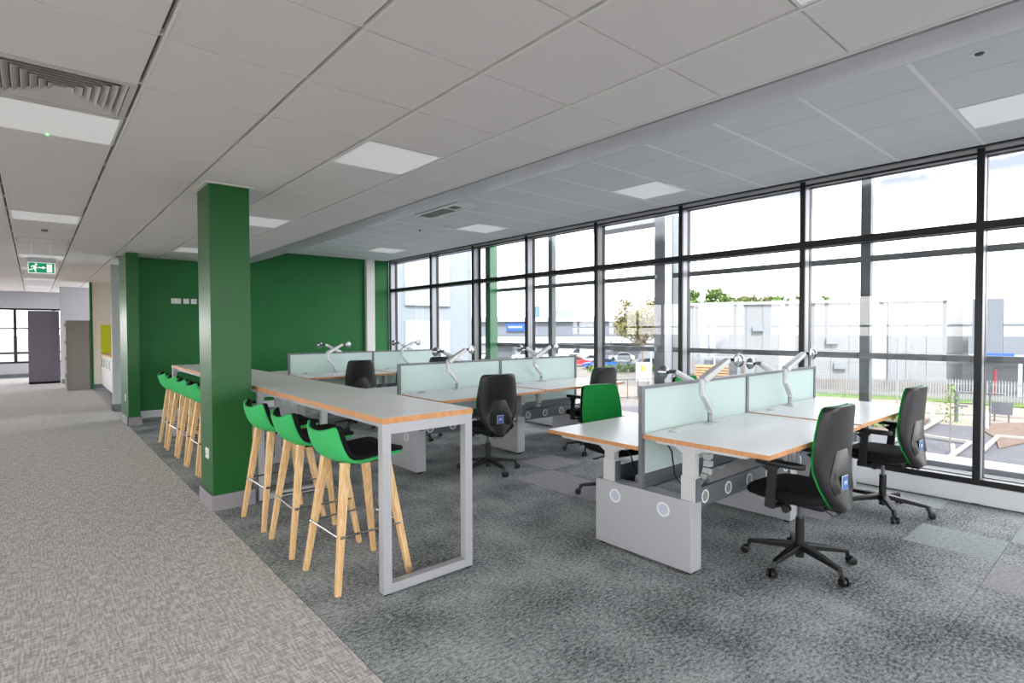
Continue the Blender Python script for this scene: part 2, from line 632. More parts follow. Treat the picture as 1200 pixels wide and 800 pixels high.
for x, y in ((4.4, 0.4), (4.0, 3.9), (3.9, 3.4), (4.9, 1.9), (4.4, 4.4), (5.3, 6.9), (4.9, 5.9), (4.4, 7.5)):
    sp(x, y, M['carpet_mauve'])
g = 0.0012
for i in range(len(xs) - 1):
    for j in range(len(ys) - 1):
        cx, cy = (xs[i] + xs[i + 1]) / 2, (ys[j] + ys[j + 1]) / 2
        MB().box(xs[i] + g, xs[i + 1] - g, ys[j] + g, ys[j + 1] - g, -0.021, 0.0).build('carpet_tile', special.get((i, j), M['carpet_dark']), floor)
stuff(MB().box(1.103, 6.0, YR, ys[0] - g, -0.021, 0.0).build('carpet_tile', M['carpet_dark'], floor))

# ------------------------------------------------------------------ walls
def wall(name, boxes, m, label=None):
    b = MB()
    for bx in boxes:
        b.box(*bx)
    return struct(b.build(name, m), label)
wall('wall_far', [(1.26, 6.02, YF, YF + 0.15, 0.0, ZR + 0.02)], M['green_wall'], 'dark green wall behind the far desks')
wall('wall_nib', [(1.10, 1.26, 10.46, YF + 0.15, 0.0, ZL - 0.008)], M['green_satin'], 'green wall end facing the walkway')
b = MB(); b.box(1.26, 6.02, YF - 0.016, YF, 0, 0.125, 0.003)
struct(b.build('baseboard_far', M['skirting_white']), 'white skirting board under the green wall')
b = MB(); b.box(1.085, 1.10, 10.445, YF, 0, 0.13); b.box(1.085, 1.275, 10.445, 10.46, 0, 0.13); b.box(1.26, 1.275, 10.46, YF, 0, 0.13)
struct(b.build('baseboard_nib', M['skirting_grey']))
# white boxed pipe on the far wall
b = MB(); b.box(5.44, 5.63, YF - 0.10, YF, 0.125, ZR, 0.006)
struct(b.build('trim_1', M['white_paint']), 'white boxed pipe casing standing on the green wall')
# the corridor part on the left
wall('wall_spur', [(1.10, 2.4, 12.62, 12.78, 0.0, ZL)], M['grey_paint'], 'grey wall end past the green nib')
wall('wall_kitchen', [(1.14, 2.6, 17.62, 17.78, 0.0, ZL), (1.95, 2.1, 12.78, 17.62, 0.0, ZL)], M['cream_paint'], 'cream wall by the kitchen units')
wall('wall_kitchen_end', [(1.09, 1.14, 17.60, 17.80, 0.0, ZL)], M['green_wall'])
wall('wall_corridor', [(0.57, 1.6, 20.02, 20.14, 0.0, ZL)], M['grey_paint'])
b = MB(); b.box(1.085, 1.5, 12.605, 12.62, 0, 0.12); b.box(1.085, 1.10, 12.605, 12.78, 0, 0.12)
struct(b.build('baseboard_spur', M['plain_grey']))
b = MB(); b.box(1.14, 1.5, 17.605, 17.62, 0, 0.12); b.box(0.57, 1.09, 20.005, 20.02, 0, 0.12)
struct(b.build('baseboard_corridor', M['plain_grey']))
# far end wall with its window band, unseen opposite and rear walls with taller glazing for fill light
def banded_wall(name, axis, c, a0, a1, t, zs, zh):
    """wall with a window band z .45 to 2.19: piers kept as solid strips, mullions and transoms inside"""
    b = MB()
    def bx(u0, u1, z0, z1, d0=0.0, d1=None):
        d1 = t if d1 is None else d1
        if axis == 'Y':
            b.box(u0, u1, min(c + d0, c + d1), max(c + d0, c + d1), z0, z1)
        else:
            b.box(min(c + d0, c + d1), max(c + d0, c + d1), u0, u1, z0, z1)
    bx(a0, a1, 0.0, zs); bx(a0, a1, zh, ZL + 0.05)
    return b, bx
def banded(name, wname, axis, c, a0, a1, t, piers, mull, zs=0.45, zh=2.19):
    b, bx = banded_wall(name, axis, c, a0, a1, t, zs, zh)
    for p0, p1 in piers:
        bx(p0, p1, zs, zh)
    struct(b.build(name, M['grey_paint']))
    b2, bx2 = MB(), None
    root = sroot(wname)
    def part(nm, u0, u1, z0, z1, m, d0, d1):
        q = MB()
        lo, hi = min(c + d0, c + d1), max(c + d0, c + d1)
        if axis == 'Y':
            q.box(u0, u1, lo, hi, z0, z1)
        else:
            q.box(lo, hi, u0, u1, z0, z1)
        return q.build(nm, m, root)
    s = 1 if t > 0 else -1
    for u in mull:
        part('mullion', u - 0.04, u + 0.04, zs, zh, M['dark_alu'], 0.03 * s, 0.11 * s)
    for z in (zs, 0.75, 1.52, zh - 0.06):
        part('transom', a0, a1, z, z + 0.06, M['dark_alu'], 0.035 * s, 0.105 * s)
    part('glass_pane', a0, a1, zs, zh, M['window_glass'], 0.07 * s, 0.076 * s)
banded('wall_end', 'window_2', 'Y', YB, XO, 1.6, 0.15, [(XO, XO + 0.2), (1.2, 1.6)], [-5.0, -3.6, -2.2, -1.3, -0.44, 0.5])
banded('wall_left', 'window_3', 'X', XO, YR, YB, -0.15, [(YR, YR + 0.3), (2.6, 3.2), (8.6, 9.2), (14.6, 15.2), (20.6, 21.2)], [-4.0, -2.5, -1.0, 0.5, 2.0, 3.8, 5.3, 6.8, 8.0, 9.8, 11.3, 12.8, 14.0, 15.8, 17.3, 18.8, 20.0, 22.0], 0.45, 2.5)  # window head raised to let in more daylight from the left
banded('wall_rear', 'window_4_added', 'Y', YR, XO, 6.0, -0.15, [(XO, XO + 0.3), (-0.4, 0.2), (5.6, 6.0)], [-5.0, -3.6, -2.2, 1.5, 2.9, 4.3], 0.1, 2.65)  # unseen rear glazing, added nearly full height to light the room from behind
b = MB(); b.box(XO, 0.57, YB - 0.015, YB, 0, 0.12)
struct(b.build('baseboard_end', M['plain_grey']))
wall('wall_rear_upper', [(2.6, 6.3, YR - 0.15, YR, ZL + 0.05, ZR + 0.1)], M['grey_paint'])

# ------------------------------------------------------------------ ceiling
ceil = sroot('ceiling')
LX = [-0.775, -0.175, 0.425, 1.025, 1.625, 2.225, 2.752]
LY0 = 0.305
LYs = [LY0 + PITCH * k for k in range(-1, 18)]
RX = [XS, 4.225, 4.83, 5.435, XW]
RYs = [0.95 + PITCH * k for k in range(-2, 18)]
left_lights = [(1.625, 0.305), (1.625, 3.305), (1.625, 6.305), (1.625, 9.305), (-0.175, 3.905), (-0.175, 7.505), (-0.175, 0.905)]
left_vents = [(-0.175, 3.305), (-0.175, 9.605), (-0.175, 0.305)]
right_lights = [(4.83, 0.35), (4.83, 3.35), (4.83, 6.35), (4.83, 9.35)]
def near(lst, x, y):
    return any(abs(x - a) < 0.05 and abs(y - c) < 0.05 for a, c in lst)
bevel_tile = {}
def tile(x0, x1, y0, y1, z, gx, gy, m):
    key = (round(x1 - x0, 3), round(y1 - y0, 3), z)
    cx, cy = (x0 + x1) / 2, (y0 + y1) / 2
    if key not in bevel_tile:
        hx, hy = (x1 - x0) / 2 - gx, (y1 - y0) / 2 - gy
        q = MB()
        q._quads([(-hx - 0.001, -hy - 0.001, 0.034), (hx + 0.001, -hy - 0.001, 0.034), (hx + 0.001, hy + 0.001, 0.034), (-hx - 0.001, hy + 0.001, 0.034),
                  (-hx, -hy, 0), (hx, -hy, 0), (hx, hy, 0), (-hx, hy, 0)],
                 [(0, 1, 2, 3), (7, 6, 5, 4), (4, 5, 1, 0), (5, 6, 2, 1), (6, 7, 3, 2), (7, 4, 0, 3)])
        bevel_tile[key] = q.build('ceiling_tile', m, ceil, (cx, cy, z))
    else:
        share(bevel_tile[key], (cx, cy, z))
for i in range(len(LX) - 1):
    for j, y in enumerate(LYs):
        if near(left_lights, LX[i], y) or near(left_vents, LX[i], y):
            continue
        y1 = min(y + PITCH, YF if LX[i] > 1.2 else 99)
        tile(LX[i], LX[i + 1], y, y1, ZL, 0.016, 0.0045, M['ceiling_tile'])
for i in range(len(RX) - 1):
    for j, y in enumerate(RYs):
        if near(right_lights, RX[i], y):
            continue
        if i == 0 and y > 5.0 and y < 6.3 and False:
            continue
        y1 = min(y + PITCH, YF)
        if y1 - y > 0.05:
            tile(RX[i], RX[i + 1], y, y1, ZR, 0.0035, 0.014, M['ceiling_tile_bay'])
# everything farther out, joined
b = MB()
k = 0
yy = LYs[-1] + PITCH
lx = [XO] + [-0.775 - PITCH * k for k in range(9, 0, -1)] + LX[:-1]
def quadtile(b, x0, x1, y0, y1, z):
    b.box(x0, x1, y0, y1, z, z + 0.018)
allY = [LY0 + PITCH * k for k in range(-9, 38)]
for i in range(len(lx) - 1):
    for y in allY:
        if y + PITCH > YB or y < YR:
            continue
        inside = lx[i] > -0.80 and LYs[0] - 0.01 < y < LYs[-1] + 0.01
        if inside or lx[i] > 1.0 and YF - 0.6 < y < YF + 0.1:
            continue
        if abs(lx[i] + 0.175) < 0.05 and (abs(y - 15.605) < 0.05 or abs(y - 11.705) < 0.05):
            continue
        quadtile(b, lx[i] + 0.014, lx[i + 1] - 0.014, y + 0.0035, y + PITCH - 0.0035, ZL)
for y in allY:
    if y < LYs[0] - 0.1 and y > YR:
        quadtile(b, 2.239, 2.74, y + 0.0035, y + PITCH - 0.0035, ZL)
for y in [0.95 - PITCH * k for k in range(3, 11)]:
    for i in range(4):
        quadtile(b, RX[i] + 0.0035, RX[i + 1] - 0.0035, y + 0.014, y + PITCH - 0.014, ZR)
stuff(b.build('ceiling_tile', M['ceiling_tile'], ceil))
# the same light panels go on over the rest of the floor plate, outside the view
b = MB()
for x in (-5.575 + 0.0, -3.775, -1.975):
    for y in [LY0 + 3.0 * k for k in range(-1, 8)]:
        b.box(x + 0.03, x + 0.57, y + 0.03, y + 0.57, ZL - 0.003, ZL + 0.001)
for y in (-2.695,):
    for x in (-0.175, 1.625):
        b.box(x + 0.03, x + 0.57, y + 0.03, y + 0.57, ZL - 0.003, ZL + 0.001)
for y in (14.105, 17.105, 20.105):
    b.box(-0.145, 0.395, y + 0.03, y + 0.57, ZL - 0.003, ZL + 0.001)
stuff(b.build('light_panel', M['light_panel'], ceil))
# exposed grid: main runners are recessed channels with a bright lip
b = MB()
for x in lx[1:]:
    b.box(x + 0.002, x + 0.0145, YR, YB if x < 2.0 else YF, ZL - 0.001, ZL + 0.034)
for y in allY:
    if YR < y < YB:
        b.box(XO, 2.755 if y < YF else 2.2, y - 0.012, y + 0.012, ZL + 0.012, ZL + 0.034)
for x in RX[1:-1]:
    b.box(x - 0.012, x + 0.012, YR, YF, ZR + 0.014, ZR + 0.034)
for y in [0.95 + PITCH * k for k in range(-10, 18)]:
    if YR < y < YF:
        b.box(XS, XW, y - 0.0130, y + 0.0130, ZR - 0.002, ZR + 0.034)
stuff(b.build('ceiling_grid', M['grid'], ceil))
# slab above, edge strips, sloping soffit
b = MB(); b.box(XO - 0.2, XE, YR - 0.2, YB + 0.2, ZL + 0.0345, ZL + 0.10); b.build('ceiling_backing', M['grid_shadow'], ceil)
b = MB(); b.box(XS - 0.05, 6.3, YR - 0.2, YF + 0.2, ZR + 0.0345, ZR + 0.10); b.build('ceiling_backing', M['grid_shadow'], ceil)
b = MB(); b.box(2.752, XE, YR, YF, ZL - 0.002, ZL + 0.03); b.build('edge_strip', M['grid'], ceil)
b = MB(); b.box(XE, XE + 0.024, YR, YF, ZL + 0.008, ZL + 0.03); b.build('shadow_gap', M['black_gap'], ceil)
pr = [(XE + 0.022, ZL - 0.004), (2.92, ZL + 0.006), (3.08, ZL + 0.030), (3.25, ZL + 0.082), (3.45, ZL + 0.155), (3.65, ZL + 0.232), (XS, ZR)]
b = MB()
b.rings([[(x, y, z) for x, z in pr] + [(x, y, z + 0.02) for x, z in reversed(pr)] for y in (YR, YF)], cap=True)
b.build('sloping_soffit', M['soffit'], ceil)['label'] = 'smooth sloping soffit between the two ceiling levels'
b = MB(); b.box(XW + 0.0, XW + 0.012, YR, YF, ZR - 0.012, ZR + 0.02); b.build('edge_strip', M['dark_alu'], ceil)  # dark strip stands in for the shadow gap along the bay ceiling edge
b = MB(); b.box(6.03, 6.05, YR, YF, 2.963, ZR - 0.006); b.build('head_plate', M['silver_light'], ceil)
b = MB(); b.box(XW + 0.012, 6.06, YR, YF, ZR - 0.005, ZR + 0.015); b.build('head_trim', M['seal_grey'], ceil)

# ------------------------------------------------------------------ the glazed wall
win = sroot('window_1', 'tall black framed curtain wall window')
mull_y = [0.985 - 1.42 * k for k in range(4, 0, -1)] + [0.985, 2.405, 3.83, 5.19, 6.65, 8.09, 9.49, 11.17]
XGL = 6.155
for y in mull_y:
    b = MB()
    b.use(M['dark_alu']).box(XG, XG + 0.03, y - 0.026, y + 0.026, 0.0, ZR - 0.005, 0.003)
    b.use(M['seal_grey']).box(XG + 0.03, XGL - 0.012, y - 0.024, y + 0.024, 0.0, ZR - 0.005)
    b.use(M['dark_alu']).box(XGL - 0.012, XGL + 0.05, y - 0.027, y + 0.027, 0.0, ZR + 0.1)
    b.build('mullion', None, win)
ends = [YR] + mull_y
for a, c in zip(ends, ends[1:]):
    for z0, z1, nm in ((2.32, 2.385, 'transom'), (2.944, 2.962, 'head_rail'), (0.165, 0.215, 'sill_rail')):
        b = MB()
        b.use(M['dark_alu']).box(XG + 0.004, XG + 0.03, a + 0.0265, c - 0.0265, z0, z1)
        b.use(M['seal_grey']).box(XG + 0.03, XGL - 0.012, a + 0.0265, c - 0.0265, z0 + 0.006, z1 - 0.006)
        b.use(M['dark_alu']).box(XGL - 0.012, XGL + 0.04, a + 0.0265, c - 0.0265, z0, z1)
        b.build(nm, None, win)
    for z0, z1 in ((0.21, 2.33), (2.375, 2.94)):
        MB().box(XGL, XGL + 0.006, a + 0.024, c - 0.024, z0, z1).build('glass_pane', M['solar_glass'], win)
b = MB(); b.box(6.0, XG + 0.02, YR, YF, 0.012, 0.165, 0.004); b.box(XG + 0.02, 6.25, YR, YF, 0.0, 0.165)
struct(b.build('baseboard_window', M['skirting_white']), 'white trunking along the foot of the glazing')
b = MB(); b.box(6.05, 6.3, YR, YF, -0.3, 0.0)
struct(b.build('trim_2', M['plain_grey']))

# ------------------------------------------------------------------ green column
col = thing('column', 'big dark green square column between the bar tables and the walkway', 'column', (1.10, 5.06, 0))
MB().box(0, 0.31, 0, 0.42, 0, ZL - 0.012, 0.004).build('shaft', M['green_satin'], col)
b = MB(); b.box(-0.016, 0.326, -0.016, 0.436, 0, 0.13, 0.004)
b.build('baseboard', M['skirting_grey'], col)
b = MB(); b.box(-0.03, 0.34, -0.03, 0.0, ZL - 0.012, ZL - 0.003); b.box(-0.03, 0.34, 0.42, 0.45, ZL - 0.012, ZL - 0.003); b.box(-0.03, 0.0, 0.0, 0.42, ZL - 0.012, ZL - 0.003); b.box(0.31, 0.34, 0, 0.42, ZL - 0.012, ZL - 0.003)
b.build('ceiling_collar', M['grid'], col)
def socket(parent_label, x, y, z, w, h, axis, gangs=1, cat='socket', group=None):
    t = thing('wall_socket', parent_label, cat, (x, y, z), 0, group)
    b = MB()
    if axis == 'Y':
        b.box(-w / 2, w / 2, -0.012, 0, -h / 2, h / 2, 0.003)
    else:
        b.box(-0.012, 0, -w / 2, w / 2, -h / 2, h / 2, 0.003)
    b.build('plate', M['white_plastic'], t)
    b = MB()
    n = gangs
    for k in range(n):
        u = (k + 0.5) / n * w - w / 2
        for du, dz in ((0, 0.018), (-0.012, -0.008), (0.012, -0.008)):
            if axis == 'Y':
                b.box(u + du - 0.004, u + du + 0.004, -0.0135, -0.0118, dz - 0.005, dz + 0.005)
            else:
                b.box(-0.0135, -0.0118, u + du - 0.004, u + du + 0.004, dz - 0.005, dz + 0.005)
    stuff(b.build('pin_slots', M['plain_dark'], t))
    return t
socket('white double socket on the walkway face of the green column', 1.10, 5.22, 0.46, 0.085, 0.085, 'X', 1)
socket('white switch plate low on the green nib wall facing the walkway', 1.10, 10.75, 0.42, 0.075, 0.115, 'X', 1)
socket('widest white socket plate of the three high on the green wall', 1.895, YF, 2.0, 0.15, 0.09, 'Y', 2)
socket('middle white socket plate of the three high on the green wall', 2.05, YF, 2.0, 0.088, 0.088, 'Y', 1)
socket('right small white socket plate of the three high on green wall', 2.17, YF, 2.0, 0.088, 0.088, 'Y', 1)
socket('white socket plate on the skirting trunking below the window', 6.0, 1.98, 0.09, 0.14, 0.085, 'X', 2)

# ------------------------------------------------------------------ bar tables
def bar_table(label, x0, x1, y0, y1, frames):
    t = thing('bar_table', label, 'table', ((x0 + x1) / 2, (y0 + y1) / 2, 0), 0, 'long high bar tables')
    hx, hy = (x1 - x0) / 2, (y1 - y0) / 2
    top = MB().box(-hx + 0.001, hx - 0.001, -hy + 0.001, hy - 0.001, 0.972, 1.004).build('tabletop', M['bar_top'], t)
    b = MB()
    b.box(-hx - 0.001, -hx + 0.001, -hy, hy, 0.9715, 1.0035); b.box(hx - 0.001, hx + 0.001, -hy, hy, 0.9715, 1.0035)
    b.box(-hx + 0.001, hx - 0.001, -hy - 0.001, -hy + 0.001, 0.9715, 1.0035); b.box(-hx + 0.001, hx - 0.001, hy - 0.001, hy + 0.001, 0.9715, 1.0035)
    b.build('edge_band', M['edge'], top)
    for fy in frames:
        y = fy - (y0 + y1) / 2
        q = MB()
        fw_, fd = 0.052, 0.056
        q.box(-hx + 0.002, -hx + 0.002 + fw_, y, y + fd, 0.012, 0.970, 0.002)
        q.box(hx - 0.002 - fw_, hx - 0.002, y, y + fd, 0.012, 0.970, 0.002)
        q.box(-hx + 0.002 + fw_, hx - 0.002 - fw_, y, y + fd, 0.012, 0.064, 0.002)
        q.box(-hx + 0.002 + fw_, hx - 0.002 - fw_, y, y + fd, 0.910, 0.970, 0.002)
        f = q.build('leg_frame', M['silver'], t)
        for x in (-hx + 0.03, hx - 0.03):
            MB().box(x - 0.018, x + 0.018, y + 0.01, y + fd - 0.01, 0.0, 0.012).build('foot_pad', M['black_base'], f)
    b = MB()
    b.box(-hx + 0.06, -hx + 0.10, -hy + 0.06, hy - 0.06, 0.93, 0.9715); b.box(hx - 0.10, hx - 0.06, -hy + 0.06, hy - 0.06, 0.93, 0.9715)
    b.build('under_rail', M['silver'], t)
    return t
bar_table('nearer long bar table with pale top, orange wood edge and grey loop legs', 1.455, 2.075, 2.79, 5.885, (2.795, 5.06))
bar_table('farther long bar table beyond the green column, before the green wall', 1.455, 2.075, 5.89, 8.99, (6.365, 8.92))

# ------------------------------------------------------------------ bar stools
def make_stool():
    t = thing('bar_stool', '', 'stool')
    # profile of the tub seat, local +Y is the front
    prof = [(0.215, 0.740, 0.190), (0.20, 0.750, 0.205), (0.15, 0.752, 0.213), (0.08, 0.744, 0.218), (0.0, 0.735, 0.220), (-0.08, 0.730, 0.222), (-0.135, 0.734, 0.224),
            (-0.178, 0.752, 0.224), (-0.207, 0.784, 0.222), (-0.226, 0.826, 0.218), (-0.239, 0.870, 0.213), (-0.247, 0.908, 0.206), (-0.251, 0.936, 0.192)]
    nv = 13
    def grid(off, shrink):
        P = []
        n = len(prof)
        for i, (y, z, hw) in enumerate(prof):
            a = prof[max(i - 1, 0)]; c = prof[min(i + 1, n - 1)]
            ty, tz = c[0] - a[0], c[1] - a[1]
            L = math.hypot(ty, tz)
            ny, nz = tz / L, -ty / L           # towards the sitter
            wrap = max(0.0, min(1.0, (-0.06 - y) / 0.16))
            row = []
            for j in range(nv):
                u = -1 + 2 * j / (nv - 1)
                x = u * (hw - shrink)
                lift = 0.010 * u * u * (1 - wrap)
                yy = y + ny * off + 0.050 * wrap * abs(u) ** 2.6
                zz = z + nz * off + lift + (0.018 * wrap * abs(u) ** 2.5)
                # back edge dips a little in the middle
                if i >= n - 3:
                    zz -= 0.022 * (1 - u * u) * (i - n + 3) / 2
                row.append(Vector((x, yy, zz)))
            P.append(row)
        return P
    def sheet(lo, hi, name, m):
        A, B = grid(lo[0], lo[1]), grid(hi[0], hi[1])
        b = MB()
        n = len(prof)
        va = [[b.bm.verts.new(p) for p in row] for row in A]
        vb = [[b.bm.verts.new(p) for p in row] for row in B]
        def F(*q):
            f = b.bm.faces.new(q); f.smooth = True
        for i in range(n - 1):
            for j in range(nv - 1):
                F(va[i][j], va[i][j + 1], va[i + 1][j + 1], va[i + 1][j])
                F(vb[i][j], vb[i + 1][j], vb[i + 1][j + 1], vb[i][j + 1])
        for i in range(n - 1):
            for j, s in ((0, 1), (nv - 1, -1)):
                F(va[i][j], va[i + 1][j], vb[i + 1][j], vb[i][j])
        for j in range(nv - 1):
            for i in (0, n - 1):
                F(va[i][j], va[i][j + 1], vb[i][j + 1], vb[i][j])
        return b.build(name, m, t, subsurf=1)
    sheet((-0.022, 0.0), (0.0, 0.0), 'seat_shell', M['stool_green'])
    sheet((0.0, 0.0), (0.030, 0.004), 'seat_pad', M['black_fabric'])
    b = MB(); b.box(-0.10, 0.10, -0.11, 0.11, 0.690, 0.712, 0.006)
    b.build('mounting_plate', M['black_base'], t)
    tops = {}
    for sx in (-1, 1):
        for sy in (-1, 1):
            p = Vector((sx * 0.232, sy * 0.232, 0.0)); q = Vector((sx * 0.135, sy * 0.130 - 0.005, 0.722))
            MB().bar(p, q, 0.031, 0.031, 0.052, 0.046, upv=(0, 1, 0), bev=0.004).build('leg', M['oak'], t)
            tops[(sx, sy)] = p + (q - p) * (0.315 / 0.722)
    q = MB()
    c = [tops[(-1, -1)], tops[(1, -1)], tops[(1, 1)], tops[(-1, 1)]]
    for i in range(4):
        a, d = c[i], c[(i + 1) % 4]
        o = Vector((0, 0, 0))
        n = ((a + d) / 2); n.z = 0; n.normalize()
        q.tube([a + n * 0.016, d + n * 0.016], 0.0065, 8)
        q.lathe([(0.0, -0.012), (0.010, -0.012), (0.010, 0.012), (0.0, 0.012)], a + n * 0.016, 8, 'X' if i % 2 == 0 else 'Y')
    q.build('footrest_ring', M['chrome'], t)
    return t
stool = make_stool()
GS = 'green backed oak bar stools'
near_st = [(1.495, 3.215, -89, 'green bar stool nearest the camera, behind the near grey table frame'),
           (1.490, 3.885, -92, 'second green bar stool from the near table end'),
           (1.490, 4.540, -88, 'green bar stool close in front of the big green column')]
far_st = [(1.485, 6.10, -90, 'green bar stool mostly hidden behind the big green column'),
          (1.480, 6.66, -90, 'first green stool left of the column, cut by its edge'),
          (1.478, 7.20, -91, 'third green stool from the left in the far row'),
          (1.478, 7.80, -88, 'second green stool from the left in the far row'),
          (1.478, 8.42, -91, 'leftmost green stool, at the far end of the far row')]
for k, (x, y, rz, lb) in enumerate(near_st + far_st):
    if k == 0:
        stool.location = (x, y, 0); stool.rotation_euler = (0, 0, R(rz)); stool['label'] = lb; stool['group'] = GS
    else:
        dup(stool, (x, y, 0), R(rz), lb, GS)

# ------------------------------------------------------------------ task chairs
def make_chair(arms):
    t = thing('task_chair', '', 'chair')
    q = MB()
    q.lathe([(0.0, 0.085), (0.036, 0.085), (0.040, 0.10), (0.034, 0.145), (0.0, 0.145)], n=16)
    hub = q.build('hub', M['black_base'], t)
    for k in range(5):
        a = R(90 + 72 * k)
        d = Vector((math.cos(a), math.sin(a), 0))
        q = MB()
        q.bar(d * 0.022 + Vector((0, 0, 0.122)), d * 0.17 + Vector((0, 0, 0.105)), 0.056, 0.040, 0.042, 0.032, bev=0.006)
        q.bar(d * 0.165 + Vector((0, 0, 0.1055)), d * 0.30 + Vector((0, 0, 0.087)), 0.042, 0.032, 0.028, 0.024, bev=0.005)
        q.bar(d * 0.296 + Vector((0, 0, 0.094)), d * 0.305 + Vector((0, 0, 0.055)), 0.026, 0.024, bev=0.004)
        q.build('base_leg', M['black_base'], t)
        q = MB()
        side = Vector((-d.y, d.x, 0))
        c = d * 0.325 + Vector((0, 0, 0.027))
        for s in (-1, 1):
            ring0, ring1 = [], []
            rs = []
            for rr, o in ((0.014, 0.006), (0.026, 0.008), (0.027, 0.016), (0.024, 0.026), (0.010, 0.029)):
                rs.append([c + side * s * o + (d * math.cos(2 * PI * i / 16) + Vector((0, 0, 1)) * math.sin(2 * PI * i / 16)) * rr for i in range(16)])
            q.rings(rs)
        q.bar(d * 0.302 + Vector((0, 0, 0.052)), c + Vector((0, 0, 0.006)), 0.014, 0.020)
        q.build('caster', M['black_base'], t)
    MB().lathe([(0.0, 0.05), (0.026, 0.05), (0.026, 0.30), (0.0, 0.30)], n=16).build('column_sleeve', M['black_base'], t)
    MB().lathe([(0.0, 0.30), (0.014, 0.30), (0.014, 0.40), (0.0, 0.40)], n=12).build('gas_lift', M['chrome'], t)
    q = MB()
    q.box(-0.07, 0.07, -0.17, 0.13, 0.385, 0.425, 0.012)
    q.box(-0.03, 0.03, -0.25, -0.13, 0.395, 0.420, 0.006)
    q.build('tilt_mechanism', M['black_base'], t)
    # underpan and seat cushion
    q = MB()
    rs = []
    for s, z in ((0.45, 0.415), (0.75, 0.422), (0.94, 0.438), (0.99, 0.452)):
        rs.append([Vector((x, y, z)) for x, y in superellipse(0, 0.02, 0.235 * s, 0.235 * s, 28, 3.6)])
    q.rings(rs)
    q.build('seat_pan', M['black_plastic'], t)
    q = MB()
    rs = []
    for s, z in ((0.96, 0.448), (1.0, 0.458), (1.01, 0.476), (0.99, 0.494), (0.93, 0.506), (0.80, 0.511), (0.5, 0.508)):
        ring = []
        for x, y in superellipse(0, 0.03, 0.245 * s, 0.245 * s, 28, 3.8):
            dz = -0.018 * max(0, (y - 0.12) / 0.16) ** 2 + 0.006 * (x / 0.245) ** 2
            ring.append(Vector((x, y, z + dz)))
        rs.append(ring)
    q.rings(rs)
    q.build('seat', M['black_fabric'], t)
    # backrest: black shell behind, green upholstery in front
    lev = [(0.425, -0.262, 0.080), (0.440, -0.258, 0.112), (0.49, -0.246, 0.146), (0.56, -0.229, 0.188), (0.65, -0.214, 0.225), (0.72, -0.212, 0.235),
           (0.80, -0.217, 0.231), (0.88, -0.225, 0.222), (0.95, -0.233, 0.211), (1.005, -0.241, 0.200), (1.028, -0.246, 0.185), (1.037, -0.248, 0.155)]
    def slab(y_in, y_out, grow, name, m, z0=0.0, z1=9.0, bulge=0.0):
        q = MB()
        rs = []
        sel = [l for l in lev if z0 <= l[0] <= z1]
        for z, yc, hw in sel:
            h = hw + grow
            ring = []
            N = 9
            front = [(-1 + 2 * i / (N - 1)) for i in range(N)]
            for u in front:
                wr = 0.030 * abs(u) ** 2.2
                ring.append(Vector((u * h, yc + y_in + wr - bulge * 0.012 * abs(u) ** 3, z)))
            for u in reversed(front):
                wr = 0.030 * abs(u) ** 2.2
                e = 0.008 if abs(u) == 1 else 0.0
                ring.append(Vector((u * h * (0.985 if abs(u) == 1 else 1), yc + y_out + wr + e, z)))
            rs.append(ring)
        q.rings(rs)
        return q.build(name, m, t, sharp=60)
    slab(-0.004, -0.030, 0.0, 'backrest_shell', M['black_plastic'])
    slab(0.024, -0.0038, -0.003, 'backrest_cushion', M['green_fabric'], bulge=1.0)
    q = MB()
    for (z, hw) in ():
        pass
    pan = [(-0.120, 0.52), (0.120, 0.52), (0.150, 0.60), (0.070, 0.775), (-0.070, 0.775), (-0.150, 0.60)]
    def yb(z):
        for (za, ya, _), (zb, yb_, _) in zip(lev, lev[1:]):
            if za <= z <= zb:
                return ya + (yb_ - ya) * (z - za) / (zb - za)
        return lev[0][1]
    q.rings([[Vector((x * s, yb(z) - 0.030 + o + 0.03 * (x / 0.23) ** 2, 0.645 + (z - 0.645) * s)) for x, z in pan] for s, o in ((1.0, 0.006), (1.0, 0.0), (0.95, -0.004))])
    q.build('back_cover', M['black_plastic'], t)
    y = yb(0.575) - 0.0355
    q = MB()
    q.use(M['silver_light']).box(-0.038, 0.038, y - 0.002, y + 0.004, 0.535, 0.622, 0.0015)
    q.use(M['label_blue']).box(-0.033, 0.033, y - 0.0035, y - 0.002, 0.540, 0.617)
    q.use(M['label_white'])
    q.box(-0.017, -0.011, y - 0.0042, y - 0.0035, 0.566, 0.592); q.box(0.011, 0.017, y - 0.0042, y - 0.0035, 0.566, 0.592)
    q.box(-0.011, 0.011, y - 0.0042, y - 0.0035, 0.576, 0.582); q.box(-0.005, 0.005, y - 0.0042, y - 0.0035, 0.582, 0.592)
    q.build('tag', None, t)['label'] = 'small blue tag with a white mark low on the chair back'
    q = MB(); q.bar((0, -0.250, 0.400), (0, -0.262, 0.45), 0.09, 0.022, bev=0.005)
    q.build('back_bracket', M['black_base'], t)
    q = MB()
    q.tube([(0.05, 0.05, 0.405), (0.20, 0.06, 0.400), (0.26, 0.07, 0.396)], 0.006, 8)
    q.box(0.235, 0.29, 0.055, 0.085, 0.390, 0.400, 0.003)
    q.tube([(-0.05, 0.02, 0.405), (-0.20, 0.02, 0.400)], 0.006, 8)
    q.lathe([(0.0, -0.23), (0.022, -0.23), (0.022, -0.19), (0.0, -0.19)], (0, -0.02, 0.40), 12, 'X')
    q.build('lever', M['black_base'], t)
    for x in (-0.045, 0.03):
        MB().tube([(x, -0.16, 0.40), (x, -0.215, 0.372), (x, -0.25, 0.39), (x, -0.238, 0.46)], 0.003, 6).build('cable', M['black_base'], t)
